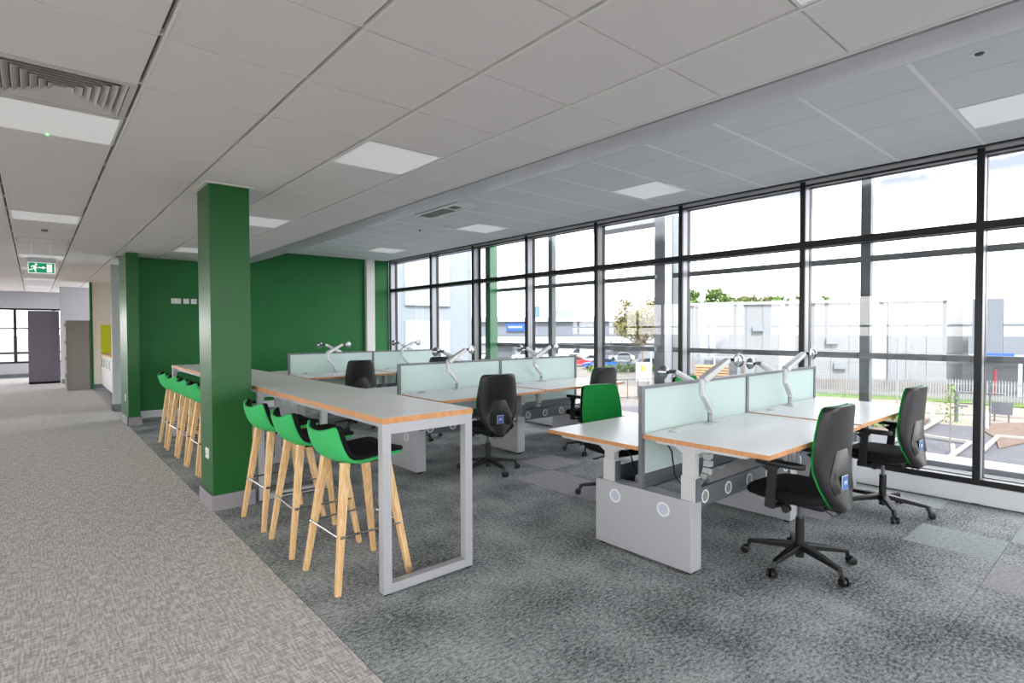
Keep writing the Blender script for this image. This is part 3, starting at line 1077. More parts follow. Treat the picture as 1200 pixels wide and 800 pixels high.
    if arms:
        for s in (-1, 1):
            q = MB()
            q.bar((s * 0.09, 0.02, 0.408), (s * 0.275, 0.05, 0.412), 0.05, 0.016, bev=0.004)
            q.bar((s * 0.275, 0.050, 0.404), (s * 0.280, 0.03, 0.655), 0.028, 0.060, 0.026, 0.052, upv=(0, 1, 0), bev=0.006)
            q.bar((s * 0.280, 0.025, 0.640), (s * 0.275, 0.04, 0.672), 0.026, 0.070, 0.040, 0.110, upv=(0, 1, 0), bev=0.006)
            q.build('arm_post', M['black_plastic'], t)
            q = MB()
            rs = []
            for sc, z in ((0.9, 0.672), (1.0, 0.678), (1.0, 0.692), (0.9, 0.699), (0.6, 0.701)):
                rs.append([Vector((x + s * 0.275, yy, z - 0.02 * max(0, yy - 0.06))) for x, yy in superellipse(0, -0.01, 0.042 * sc, 0.150 * (0.9 + 0.1 * sc), 20, 3.0)])
            q.rings(rs)
            q.build('arm_pad', M['black_plastic'], t)
    return t
GC = 'black and green task chairs'
ca = make_chair(True)
cb = make_chair(False)
chairs_arm = [(3.66, 1.46, -4, 'black task chair with armrests at the nearest desk, left of two'),
              (5.25, 1.45, -4, 'black task chair with armrests nearest the window trunking, lower right'),
              (5.17, 4.52, -2, 'black task chair with armrests at the window end of middle desks')]
chairs_no = [(3.62, 4.60, -9, 'black backed task chair behind the near bar table end'),
             (3.95, 3.18, 168, 'task chair with green front facing the camera behind nearest left desk'),
             (5.38, 3.15, 176, 'green chair just peeping over the nearest glass desk screen'),
             (3.72, 8.00, -3, 'black task chair before the farthest glass screen, centre left'),
             (5.15, 8.02, -2, 'black chair top showing over the middle glass screen'),
             (3.98, 6.62, 178, 'green fronted chair half hidden behind the end of middle screen'),
             (5.05, 6.70, 176, 'green fronted chair hidden behind the right half of middle screen'),
             (3.9, 10.1, 178, 'chair behind the farthest glass screen by the green wall')]
for k, (x, y, rz, lb) in enumerate(chairs_arm):
    if k == 0:
        ca.location = (x, y, 0); ca.rotation_euler = (0, 0, R(rz)); ca['label'] = lb; ca['group'] = GC
    else:
        dup(ca, (x, y, 0), R(rz), lb, GC)
for k, (x, y, rz, lb) in enumerate(chairs_no[:7]):
    if k == 0:
        cb.location = (x, y, 0); cb.rotation_euler = (0, 0, R(rz)); cb['label'] = lb; cb['group'] = GC
    else:
        o = dup(cb, (x, y, 0), R(rz), lb, GC)
        if k in (1, 2, 5, 6):
            o.scale = (1, 1, 0.94 if k < 3 else 0.90)          # set lower on its gas lift

# each five-star base has swivelled its own way
for o in [c for c in COL.objects if c.get('group') == GC]:
    spin = {0: 17, 1: -20, 3: -33, 4: 22}.get([k for k, c in enumerate(chairs_arm + chairs_no) if c[3] == o['label']][0], (o.location.x * 37) % 72)
    for ch in o.children:
        if ch.name.startswith(('base_leg', 'caster')):
            ch.rotation_euler = (0, 0, R(spin))

# ------------------------------------------------------------------ bench desks
def bench(label, x0, ym, zr, zl):
    """four-place sit-stand bench; local origin at the foot of the near screen post; +Y side is the left one"""
    t = thing('bench_desk', label, 'desk', (x0, ym, 0), 0, 'four place sit stand bench desks')
    L = 1.405
    # leg panels
    for k, x in enumerate((0.0, L - 0.02, 2 * L - 0.10)):
        p = MB().box(x, x + 0.115, -0.37, 0.375, 0.022, 0.455, 0.003).build('leg_panel', M['silver'], t)
        q = MB()
        for y in (-0.33, 0.335):
            q.box(x + 0.03, x + 0.085, y - 0.02, y + 0.02, 0.0, 0.0225)
        q.build('foot', M['black_base'], p)
        for y in (-0.175, 0.205):
            for sx, xx in ((-1, x), (1, x + 0.115)):
                q = MB()
                q.use(M['ring']).ring((xx, y, 0.365), 0.036, 0.046, 0.003 * sx, 'X', 20)
                q.use(M['ring_in']).lathe([(0.0, 0.0), (0.0361, 0.0), (0.0361, 0.0008 * sx), (0.0, 0.001 * sx)], (xx, y, 0.365), 20, 'X')
                q.build('grommet', None, p)
    # lifting columns and support arms
    for sgn, zt in ((-1, zr), (1, zl)):
        cy = -0.335 if sgn < 0 else 0.275
        for k, x in enumerate((0.018, L - 0.12, L + 0.03, 2 * L - 0.085)):
            q = MB()
            q.use(M['silver_light']).box(x, x + 0.062, cy - 0.048, cy + 0.048, 0.452, min(0.60, zt - 0.1), 0.003)
            q.use(M['silver_light']).box(x + 0.006, x + 0.056, cy - 0.042, cy + 0.042, min(0.60, zt - 0.1), zt - 0.045, 0.002)
            q.use(M['tray_grey']).box(x + 0.008, x + 0.062, cy - 0.055, cy - 0.048, 0.45, min(0.59, zt - 0.11))
            q.build('lifting_column', None, t)
            y0, y1 = (-0.70, -0.11) if sgn < 0 else (0.13, 0.72)
            q = MB()
            q.box(x - 0.004, x + 0.060, y0, y1, zt - 0.046, zt - 0.0265, 0.003)
            pts = [(x + 0.01, cy - 0.10, zt - 0.046), (x + 0.01, cy - 0.05, zt - 0.078), (x + 0.01, cy + 0.05, zt - 0.078), (x + 0.01, cy + 0.10, zt - 0.046)]
            q.poly(pts, (0.04, 0, 0))
            q.build('support_arm', M['silver_light'], t)
        # crossbeam under the tops
        q = MB(); q.box(0.10, L - 0.13, cy - 0.02, cy + 0.02, zt - 0.07, zt - 0.03); q.box(L + 0.10, 2 * L - 0.10, cy - 0.02, cy + 0.02, zt - 0.07, zt - 0.03)
        q.build('crossbeam', M['tray_grey'], t)
        # worktops, the second one set a finger higher
        for k in range(2):
            xa, xb = (0.0, L - 0.004) if k == 0 else (L + 0.004, 2 * L)
            ya, yb_ = (-0.835, -0.022) if sgn < 0 else (0.022, 0.855)
            z = zt + (0.006 if k else 0.0)
            w_ = MB().box(xa + 0.001, xb - 0.001, ya + 0.001, yb_ - 0.001, z - 0.026, z).build('worktop', M['worktop'], t)
            q = MB()
            q.box(xa - 0.001, xa + 0.001, ya, yb_, z - 0.0265, z - 0.0005); q.box(xb - 0.001, xb + 0.001, ya, yb_, z - 0.0265, z - 0.0005)
            q.box(xa + 0.001, xb - 0.001, ya - 0.001, ya + 0.001, z - 0.0265, z - 0.0005); q.box(xa + 0.001, xb - 0.001, yb_ - 0.001, yb_ + 0.001, z - 0.0265, z - 0.0005)
            q.build('edge_band', M['edge'], w_)
            q = MB()
            gy = -0.105 * (1 if sgn < 0 else -1)
            q.box(xa + 0.19, xa + 0.27, gy - 0.028, gy + 0.028, z, z + 0.006, 0.002)
            q.tube([(xa + 0.20, gy + 0.01, z + 0.004), (xa + 0.23, gy, z + 0.014), (xa + 0.265, gy - 0.012, z + 0.006)], 0.010, 8)
            q.build('cable_port', M['silver_light'], w_)
        # cable trays with round ports
        for k in range(2):
            xa, xb = (0.118, L - 0.024) if k == 0 else (L + 0.10, 2 * L - 0.104)
            ty = -0.355 if sgn < 0 else 0.340
            q = MB()
            s = 1 if sgn < 0 else -1
            q.use(M['tray_grey'])
            q.box(xa, xb, ty - 0.002, ty + 0.002, 0.395, 0.515)
            q.box(xa, xb, min(ty + 0.002 * s, ty + 0.24 * s), max(ty + 0.002 * s, ty + 0.24 * s), 0.395, 0.399)
            tr = q.build('cable_tray', None, t)
            for i in range(5):
                px = xa + 0.06 + i * 0.287
                if px > xb - 0.04:
                    break
                q = MB()
                q.use(M['ring']).ring((px, ty - 0.002 * s, 0.455), 0.033, 0.042, -0.004 * s, 'Y', 18)
                q.use(M['mesh_grey']).lathe([(0.0, 0.0), (0.0331, 0.0), (0.0331, -0.001 * s), (0.0, -0.0012 * s)], (px, ty - 0.002 * s, 0.455), 18, 'Y')
                q.build('grommet', None, tr)
        # cable chain hanging in a C from the top to the tray
        for xo in (0.36, L + 0.36):
            q = MB()
            n = 12
            cyy = -0.20 if sgn < 0 else 0.20
            for i in range(n):
                a = R(80 - 190 * i / (n - 1))
                r = (zt - 0.05 - 0.42) / 2
                c = Vector((xo - 0.05 + math.cos(a) * r * 1.05, cyy, 0.425 + r + math.sin(a) * r))
                q.bar(c - Vector((-math.sin(a), 0, math.cos(a))) * 0.019, c + Vector((-math.sin(a), 0, math.cos(a))) * 0.019, 0.052, 0.045, upv=(0, 1, 0))
            stuff(q.build('cable_chain', M['cable_white'], t))
        q = MB()
        cyy = -0.16 if sgn < 0 else 0.16
        q.tube([(0.05, cyy, zt - 0.035), (0.10, cyy - 0.01, zt - 0.10), (0.12, cyy - 0.02, 0.56), (0.20, cyy - 0.03, 0.47), (0.30, cyy - 0.03, 0.50), (0.345, cyy, 0.60), (0.31, cyy, zt - 0.05)], 0.005, 6)
        q.build('cable', M['black_base'], t)
    q = MB()
    for z in (0.470, 0.497, 0.524):
        q.box(0.034, 2 * L - 0.04, -0.012, 0.012, z, z + 0.022)
    q.box(0.034, 2 * L - 0.04, -0.008, 0.008, 0.456, 0.546)
    q.build('modesty_rail', M['tray_grey'], t)
    return t
def screen(label, x0, x1, ym, first):
    t = thing('desk_screen', label, 'screen', (x0, ym, 0.458), 0, 'frosted glass desk screens')
    Lx = x1 - x0
    z1 = 1.126 - 0.458
    if first:
        MB().box(-0.002, 0.032, -0.014, 0.014, -0.0, z1, 0.002).build('post', M['screen_frame'], t)
        MB().box(Lx - 0.018, Lx + 0.018, -0.014, 0.014, 0.09, z1, 0.002).build('post', M['screen_frame'], t)
        a, c = 0.032, Lx - 0.018
    else:
        MB().box(Lx - 0.032, Lx, -0.014, 0.014, 0.09, z1, 0.002).build('post', M['screen_frame'], t)
        a, c = 0.019, Lx - 0.032
    MB().box(a, c, -0.013, 0.013, z1 - 0.022, z1, 0.002).build('top_rail', M['screen_frame'], t)
    MB().box(a, c, -0.004, 0.004, 0.09, z1 - 0.022).build('frosted_pane', M['screen_glass'], t)
    return t
def make_arm():
    t = thing('monitor_arm', '', 'monitor arm')
    MB().box(-0.045, 0.045, -0.045, 0.035, 0.0, 0.010, 0.003).build('clamp_base', M['silver_light'], t)
    q = MB(); q.lathe([(0, 0.010), (0.017, 0.010), (0.017, 0.075), (0.0, 0.075)], n=14)
    q.build('post', M['chrome'], t)
    q = MB()
    q.lathe([(0, 0.075), (0.02, 0.075), (0.02, 0.115), (0, 0.115)], n=14)
    q.bar((0.0, 0, 0.100), (-0.125, -0.01, 0.225), 0.044, 0.034, 0.040, 0.030, bev=0.008)
    q.lathe([(0, 0.205), (0.02, 0.205), (0.02, 0.325), (0, 0.325)], (-0.128, -0.01, 0), 14)
    q.build('lower_link', M['silver_light'], t)
    q = MB()
    q.bar((-0.128, -0.012, 0.318), (0.165, -0.05, 0.452), 0.062, 0.050, 0.048, 0.038, bev=0.012)
    q.build('upper_link', M['silver_light'], t)
    q = MB()
    q.tube([(0.160, -0.05, 0.452), (0.215, -0.055, 0.452), (0.245, -0.06, 0.447)], 0.013, 10)
    q.build('tilt_joint', M['black_base'], t)
    q = MB()
    d = Vector((-0.25, -0.96, 0.05)).normalized()
    u = Vector((0, 0, 1)); a = d.cross(u).normalized(); c2 = a.cross(d)
    c = Vector((0.243, -0.085, 0.447))
    rs = []
    for rr, o in ((0.012, -0.025), (0.048, 0.0), (0.051, 0.004), (0.051, 0.012), (0.042, 0.014), (0.036, 0.006), (0.012, 0.009), (0.010, 0.016), (0.004, 0.016)):
        rs.append([c + d * o + (a * math.cos(2 * PI * i / 20) + c2 * math.sin(2 * PI * i / 20)) * rr for i in range(20)])
    q.rings(rs)
    q.build('mounting_plate', M['chrome'], t)
    return t
arm0 = make_arm()
first_arm = [True]
GA = 'silver monitor arms clamped to the desks'
cl_data = [('nearest bench desk with pale tops and orange edges, right of centre', 2.972, 2.18, 0.815, 0.73, 'nearest'),
           ('middle bench desk, partly behind the near bar table end', 2.955, 5.315, 0.805, 0.79, 'middle'),
           ('farthest bench desk, in front of the green wall', 2.972, 8.76, 0.80, 0.80, 'farthest')]
side_words = {'nearest': 'on the nearest bench desk', 'middle': 'on the middle bench desk', 'farthest': 'on the farthest bench desk'}
for lb, x0, ym, zr, zl, nm in cl_data:
    bench(lb, x0, ym, zr, zl)
    screen('frosted mint glass desk screen on the %s bench, walkway half' % nm, x0, x0 + 1.423, ym, True)
    screen('frosted mint glass desk screen on the %s bench, window half' % nm, x0 + 1.423, x0 + 2.80, ym, False)
    for k in range(2):
        xr = x0 + 0.71 + 1.335 * k
        half = 'window half' if k else 'walkway half'
        for sgn, z, yy, rz, wd in ((-1, zr, ym - 0.085, 0, 'in front of the screen'), (1, zl, ym + 0.085, 180, 'behind the screen')):
            z2 = z + (0.006 if k else 0)
            xx = xr if sgn < 0 else xr + 0.05
            lab = 'silver monitor arm %s, %s, %s' % (wd, half, side_words[nm])
            turn = 0 if nm == 'nearest' else (10 if nm == 'middle' and k else 20)
            if first_arm[0]:
                arm0.location = (xx, yy, z2); arm0['label'] = lab; arm0['group'] = GA
                first_arm[0] = False
            else:
                o = dup(arm0, (xx, yy, z2), R(rz), lab, GA)
                if turn:                                  # upper link swung round on its elbow
                    pv = Vector((-0.128, -0.012, 0)); rm = Matrix.Rotation(R(turn), 3, 'Z')
                    for ch in o.children:
                        if ch.name.startswith(('upper_link', 'tilt_joint', 'mounting_plate')):
                            ch.location = pv - rm @ pv
                            ch.rotation_euler = (0, 0, R(turn))

# ------------------------------------------------------------------ ceiling fittings
def light(label, x, y, z, wx=0.6, gx=0.012, gy=0.004):
    t = thing('ceiling_light', label, 'light', (x, y, z), 0, 'flush square ceiling light panels')
    b = MB()
    X0, X1, Y0, Y1 = gx, wx - gx, gy, PITCH - gy
    b.box(X0, X1, Y0, Y0 + 0.014, -0.002, 0.012); b.box(X0, X1, Y1 - 0.014, Y1, -0.002, 0.012)
    b.box(X0, X0 + 0.014, Y0 + 0.014, Y1 - 0.014, -0.002, 0.012); b.box(X1 - 0.014, X1, Y0 + 0.014, Y1 - 0.014, -0.002, 0.012)
    b.build('frame', M['white_plastic'], t)
    MB().box(X0 + 0.014, X1 - 0.014, Y0 + 0.014, Y1 - 0.014, 0.002, 0.010).build('diffuser', M['light_panel'], t)
    return t
ll = {(1.625, 0.305): 'flush light panel at the top edge of the main ceiling above the bay edge',
      (1.625, 3.305): 'flush light panel in the main ceiling above the near bar table',
      (1.625, 6.305): 'flush light panel in the main ceiling just right of the column top',
      (1.625, 9.305): 'flush light panel in the main ceiling close to the green wall',
      (-0.175, 3.905): 'flush light panel next to the big square air vent, upper left',
      (-0.175, 7.505): 'flush light panel before the second air vent over the walkway',
      (-0.175, 0.905): 'flush light panel over the walkway behind the big vent'}
for (x, y), lb in ll.items():
    if y < 0.95:
        if x < 0:
            # outside the frame: a plain tile keeps the ceiling whole
            tile(x, x + 0.6, y, y + PITCH, ZL, 0.014, 0.0035, M['ceiling_tile'])
            continue
    light(lb, x, y, ZL)
tile(-0.175, 0.425, 0.305, 0.905, ZL, 0.014, 0.0035, M['ceiling_tile'])
light('flush light panel far down the walkway ceiling near the exit sign', -0.175, 11.705, ZL)
rl = ['bright flush light panel in the bay ceiling at the right edge of photo',
      'bright flush light panel in the bay ceiling before the middle mullions',
      'third flush light panel along the bay ceiling, beyond the air cassette',
      'farthest flush light panel in the bay ceiling near the green wall']
for (x, y), lb in zip(right_lights, rl):
    light(lb, x, y, ZR, 0.605, 0.004, 0.012)
led = MB(); led.lathe([(0, 0), (0.006, 0), (0.006, -0.003), (0, -0.003)], n=10)
tag(led.build('indicator_lamp', M['led_green'], None, (0.085, 4.49, ZL - 0.0015)), 'tiny green indicator light on the light panel by the big vent', 'indicator light')

def vent(label, x, y):
    t = thing('ceiling_vent', label, 'vent', (x + 0.3, y + 0.3, ZL), 0, 'square louvred ceiling vents')
    h = 0.288
    b = MB()
    b.box(-h, h, -h, -h + 0.03, -0.002, 0.012); b.box(-h, h, h - 0.03, h, -0.002, 0.012)
    b.box(-h, -h + 0.03, -h + 0.03, h - 0.03, -0.002, 0.012); b.box(h - 0.03, h, -h + 0.03, h - 0.03, -0.002, 0.012)
    b.build('frame', M['vent_white'], t)
    b = MB()
    b.box(-h + 0.03, h - 0.03, -h + 0.03, h - 0.03, 0.045, 0.05)
    b.build('plenum', M['black_gap'], t)
    for k in range(7):
        a = 0.255 - 0.034 * k
        q = MB()
        zo, zi = 0.001, 0.020
        o = a; i = max(a - 0.026, 0.006)
        rings = []
        for rr, z in ((o, zo), (i, zi), (i - 0.002, zi), (o - 0.003, zo - 0.001)):
            rings.append([Vector((-rr, -rr, z)), Vector((rr, -rr, z)), Vector((rr, rr, z)), Vector((-rr, rr, z))])
        rings.append(rings[0])
        V = [[q.bm.verts.new(v) for v in r] for r in rings[:4]]
        for m_ in range(4):
            A, B = V[m_], V[(m_ + 1) % 4]
            for n_ in range(4):
                q.bm.faces.new((A[n_], A[(n_ + 1) % 4], B[(n_ + 1) % 4], B[n_]))
        q.build('louvre', M['vent_white'], t)
    return t
vent('large square louvred air vent at the upper left of the ceiling', -0.175, 3.305)
vent('second square louvred air vent over the walkway, before the exit sign', -0.175, 9.605)
vent('farthest square louvred air vent, just below the exit sign', -0.175, 15.605)
tile(-0.175, 0.425, 0.305, 0.905, ZL, 0.014, 0.0035, M['ceiling_tile']) if False else None

t = thing('air_conditioner', 'white ceiling air cassette with grey grille in the bay ceiling', 'air conditioner', (3.80, 5.42, ZR))
MB().box(-0.02, 0.30, -0.05, 0.90, -0.03, -0.001, 0.008).build('casing', M['white_plastic'], t)
MB().box(0.03, 0.20, 0.30, 0.86, -0.036, -0.029).build('intake_grille', M['mesh_grey'], t)
b = MB()
for k in range(10):
    b.box(0.035, 0.195, 0.32 + 0.054 * k, 0.335 + 0.054 * k, -0.040, -0.036)
stuff(b.build('grille_slat', M['mesh_grey'], t))
MB().box(0.04, 0.16, 0.10, 0.24, -0.034, -0.029).build('outlet', M['plain_dark'], t)
MB().box(0.225, 0.265, 0.02, 0.84, -0.038, -0.029, 0.004).build('flap', M['white_plastic'], t)

t = thing('smoke_detector', 'white dome smoke detector on the bay ceiling', 'smoke detector', (4.58, 6.75, ZR))
MB().lathe([(0.0, 0.0), (0.055, 0.0), (0.055, -0.012), (0.0, -0.012)], n=20).build('base', M['white_plastic'], t)
MB().lathe([(0.030, -0.012), (0.044, -0.016), (0.046, -0.030), (0.034, -0.046), (0.0, -0.050)], n=20).build('dome', M['white_plastic'], t)
tag(MB().lathe([(0.0, 0.0), (0.018, 0.0), (0.012, -0.020), (0.0, -0.022)], n=12).build('sensor', M['plain_dark'], None, (4.46, 7.32, ZR)), 'tiny dark sensor on the bay ceiling near the smoke detector', 'sensor')
t = thing('ceiling_speaker', 'round recessed spotlight fitting in the bay ceiling, upper right', 'spotlight', (3.95, 0.66, ZR))
t.name = 'ceiling_spotlight'
MB()._annulus((0, 0, -0.004), 0.024, 0.043, 0.004, 'Z', 24).build('trim_ring', M['white_plastic'], t)
MB().lathe([(0.0, -0.001), (0.024, -0.001), (0.018, -0.010), (0.010, -0.012), (0.0, -0.010)], n=20).build('lens', M['plain_dark'], t)
tag(MB().lathe([(0.0, 0.0), (0.035, 0.0), (0.030, -0.022), (0.0, -0.026)], n=16).build('sensor', M['plain_grey'], None, (0.12, 8.75, ZL)), 'small grey sensor on the walkway ceiling before the second vent', 'sensor')

# exit sign
t = thing('exit_sign', 'green running man exit sign hanging over the walkway', 'sign', (0.10, 10.1, 0))
MB().box(-0.155, 0.155, -0.03, 0.03, 2.435, 2.50, 0.004).build('housing', M['grey_paint'], t)
MB().box(-0.145, 0.145, -0.008, 0.008, 2.285, 2.437).build('panel', M['exit_white'], t)
q = MB()
q.box(-0.136, 0.136, -0.0095, -0.0081, 2.293, 2.428)
q.build('green_face', M['exit_green'], t)
q = MB()
yf = -0.0110
def pg(pts):
    q.poly([(x - 0.136, yf, 2.293 + z) for x, z in pts], (0, 0.0014, 0))
pg([(0.190, 0.010), (0.248, 0.010), (0.248, 0.122), (0.190, 0.122)])                      # door
pg([(0.102, 0.062), (0.150, 0.062), (0.150, 0.078), (0.102, 0.078)])                      # arrow shaft
pg([(0.146, 0.048), (0.182, 0.070), (0.146, 0.092)])                                      # arrow head
pg([(0.078 + 0.014 * math.cos(2 * PI * i / 12), 0.112 + 0.014 * math.sin(2 * PI * i / 12)) for i in range(12)])   # head
pg([(0.044, 0.098), (0.072, 0.098), (0.074, 0.060), (0.052, 0.052)])                      # trunk
pg([(0.052, 0.056), (0.066, 0.060), (0.038, 0.036), (0.006, 0.032), (0.006, 0.044), (0.034, 0.048)])   # rear leg
pg([(0.056, 0.058), (0.074, 0.060), (0.076, 0.034), (0.084, 0.010), (0.066, 0.010), (0.060, 0.034)])   # front leg
pg([(0.068, 0.098), (0.088, 0.072), (0.094, 0.062), (0.086, 0.056), (0.068, 0.076)])      # front arm
pg([(0.044, 0.098), (0.028, 0.088), (0.022, 0.066), (0.032, 0.064), (0.038, 0.080), (0.050, 0.086)])   # rear arm
q.build('pictogram', M['exit_white'], t)['label'] = 'white running man, arrow and door'
q = MB(); q.tube([(-0.1, 0, 2.50), (-0.1, 0, ZL)], 0.006, 6); q.tube([(0.1, 0, 2.50), (0.1, 0, ZL)], 0.006, 6)
q.build('hanger', M['grid'], t)

# ------------------------------------------------------------------ cupboards at the far left
t = thing('tall_cabinet', 'tall dark grey cabinet before the end window', 'cabinet', (-0.12, 20.25, 0))
MB().box(0, 0.68, 0.06, 0.60, 0.0, 0.06).build('plinth', M['black_gap'], t)
MB().box(0, 0.68, 0.02, 0.62, 0.06, 2.04, 0.004).build('body', M['cabinet_dark'], t)
for a, c in ((0.005, 0.508), (0.512, 0.675)):
    MB().box(a, c, 0.0, 0.019, 0.065, 2.035, 0.002).build('door', M['cabinet_dark'], t)
t = thing('filing_cabinet', 'grey brown drawer cabinet with side facing the camera, before cream wall', 'cabinet', (0.60, 17.58, 0))
MB().box(0.02, 0.46, 0.0, 0.95, 0.0, 1.74, 0.004).build('body', M['locker'], t)
for k in range(4):
    z0 = 0.05 + 0.42 * k
    d = MB().box(0.0, 0.0195, 0.012, 0.94, z0, z0 + 0.41, 0.002).build('drawer', M['locker'], t)
    for y in (0.10, 0.5):
        MB().box(-0.004, 0.0, y, y + 0.16, z0 + 0.27, z0 + 0.34).build('handle', M['black_gap'], d)
MB().box(0.461, 0.475, 0.02, 0.93, 0.0, 1.74).build('back_panel', M['black_gap'], t)
# kitchen run
t = thing('kitchen_units', 'white kitchen base units with pale worktop past the grey wall end', 'cabinet', (1.30, 12.80, 0))
MB().box(0.06, 0.64, 0.0, 4.80, 0.0, 0.10).build('plinth', M['plain_grey'], t)
MB().box(0.02, 0.64, 0.0, 4.80, 0.10, 0.87).build('body', M['white_paint'], t)
MB().box(-0.01, 0.64, 0.0, 4.80, 0.87, 0.905).build('worktop', M['oak'], t)
for k in range(1, 8):
    d = MB().box(0.0, 0.0195, 0.6 * k + 0.004, 0.6 * k + 0.596, 0.105, 0.865, 0.002).build('door', M['white_plastic'], t)
    q = MB(); y = 0.6 * k + 0.08
    q.tube([(0.0, y, 0.60), (-0.03, y, 0.61), (-0.03, y, 0.79), (0.0, y, 0.80)], 0.006, 6)
    q.build('handle', M['plain_dark'], d)
tag(MB().box(1.30, 1.94, 17.60, 17.615, 0.91, 1.63).build('splashback', M['lime']), 'lime yellow splashback above the kitchen units', 'splashback')
t = thing('fridge', 'tall white kitchen appliance end by the lime splashback', 'appliance', (1.285, 12.79, 0))
t.name = 'larder_unit'
tag(t, 'tall grey larder panel just behind the grey wall end', 'cabinet')
MB().box(-0.012, 0.0, 0.02, 0.60, 0.0, 2.05).build('door', M['plain_grey'], t)
MB().box(-0.03, -0.012, 0.30, 0.32, 0.9, 1.3).build('handle', M['silver'], t)

# ------------------------------------------------------------------ outside: frame, column and ledge next to the glass
t = thing('facade_frame', 'grey steel rails and posts standing just outside the tall glazing', 'frame', (6.42, 0, -0.2))
for y in (1.94, 6.47):
    MB().box(-0.03, 0.06, y - 0.045, y + 0.045, 0.0, 3.4, 0.003).build('post', M['outer_steel'], t)
for y0, y1 in ((-5.4, 1.89), (1.99, 4.18), (4.46, 6.42), (6.52, 7.84)):
    MB().box(-0.02, 0.04, y0, y1, 2.365, 2.425, 0.003).build('rail', M['outer_steel'], t)
    MB().box(-0.02, 0.04, y0, y1, 1.385, 1.445, 0.003).build('rail', M['outer_steel'], t)
t = thing('steel_column', 'wide grey steel column outside the glass behind the middle mullion', 'column', (6.75, 4.42, -0.9))
MB().box(-0.07, 0.13, -0.06, 0.16, 0, 3.95, 0.003).build('shaft', M['outer_steel'], t)
MB().box(-0.25, -0.07, -0.05, 0.12, 0, 3.95, 0.003).build('flange', M['seal_grey'], t)
t2 = MB().poly([(-0.05, 0.16, 3.90), (0.05, 1.5, 3.93), (0.05, 1.5, 4.02), (-0.05, 0.16, 4.02)], (0.35, 0, 0))
t2.build('canopy_bracket', M['seal_grey'], t)
fin = MB().box(6.25, 6.42, 7.86, 8.00, -0.3, 3.3).build('glass_fin', M['fin_green'])
tag(fin, 'narrow green fin outside the glass beside the white wing wall', 'fin')
b = MB(); b.use(M['ledge_grey']).box(6.26, 7.65, YR, 12.9, -0.35, -0.10); b.use(M['ledge_grey']).box(6.22, 6.95, YR, 12.9, -0.10, -0.02)
b.use(M['ledge_grey']).box(6.95, 7.6, YR, 12.9, -0.10, -0.05); b.use(M['plain_white']).box(7.65, 8.1, YR, 12.9, -0.35, 0.0)
tag(b.build('roof_ledge', None), 'grey and white roof ledge just below the window', 'ledge')
t = thing('white_wing', 'white clad building wing outside the far end of the glazing', 'building', (6.4, 13.0, -3.8))
MB().box(0.0, 3.1, 0.0, 8.0, 0.0, 9.0).build('wall', M['wing_white'], t)
for z0, z1 in ((3.6, 5.52), (5.92, 8.3)):
    MB().box(1.04, 2.46, -0.05, 0.0, z0, z1, 0.01).build('cladding_panel', M['wing_panel'], t)
MB().box(3.1, 3.24, 0.0, 0.12, 0.0, 9.0).build('corner_post', M['outer_steel'], t)

# ------------------------------------------------------------------ outside: ground
GZ = -3.8
def slab(name, pts, m, z0, z1, lb=None, cat=None, kind=None):
    o = MB().poly([(x, y, z0) for x, y in pts], (0, 0, z1 - z0)).build(name, m)
    if kind:
        o['kind'] = kind
        if lb: o['label'] = lb
    else:
        tag(o, lb, cat)
    return o
slab('ground', [(-400, -300), (700, -300), (700, 700), (-400, 700)], M['asphalt_light'], GZ - 0.4, GZ, 'pale paved ground outside', kind='structure')
slab('parking_bays', [(8, -20), (39.2, 2.0), (39.2, 12), (30, 24), (8, 24)], M['asphalt'], GZ + 0.001, GZ + 0.02, 'dark tarmac parking bays below the window', 'tarmac')
slab('service_road', [(42.2, -20), (49.6, -20), (48.2, 11.2), (40.5, 34), (33.5, 31)], M['road'], GZ + 0.021, GZ + 0.031, 'pale road between the parking bays and the fence', 'road')
stuff_grass = slab('grass', [(50.3, -20), (54.5, -20), (51.7, 9.2), (46.6, 24), (43.3, 23), (48.8, 9)], M['grass'], GZ + 0.032, GZ + 0.06, 'strip of green verge below the white warehouse', 'verge', kind='stuff')
slab('planting_bed', [(32.6, 7.9), (39.0, 8.4), (37.0, 14.5), (31.0, 14.0)], M['soil'], GZ + 0.032, GZ + 0.09, 'brown planting bed left of the sapling', 'planting bed')
slab('planting_bed', [(31.5, 4.4), (34.3, 4.9), (38.6, 6.5), (41.2, 4.5), (41.2, -14), (35.6, -14), (35.2, 3.6)], M['soil'], GZ + 0.032, GZ + 0.09, 'brown planting bed right of the black mullion, below fence', 'planting bed')
def kerb(pts, lb):
    b = MB()
    for a, c in zip(pts, pts[1:]):
        b.bar((a[0], a[1], GZ + 0.145), (c[0], c[1], GZ + 0.145), 0.15, 0.10)
    tag(b.build('kerb', M['kerb']), lb, 'kerb', 'pale kerbs round the parking bays')
kerb([(39.1, 7.9), (32.3, 7.6), (29.5, 7.8)], 'pale kerb along the left side of the tarmac bay')
kerb([(32.3, 7.6), (31.8, 5.4)], 'pale kerb across the near end of the tarmac bay')
kerb([(31.8, 5.4), (26.5, 5.3)], 'short pale kerb running from the bay towards the window')
kerb([(30.1, 4.7), (34.6, 4.85), (34.9, 3.2), (35.3, -6)], 'pale kerb round the right planting bed')
kerb([(40.2, 12), (43.0, 6.0), (44.0, -8)], 'long pale kerb at the near edge of the road')

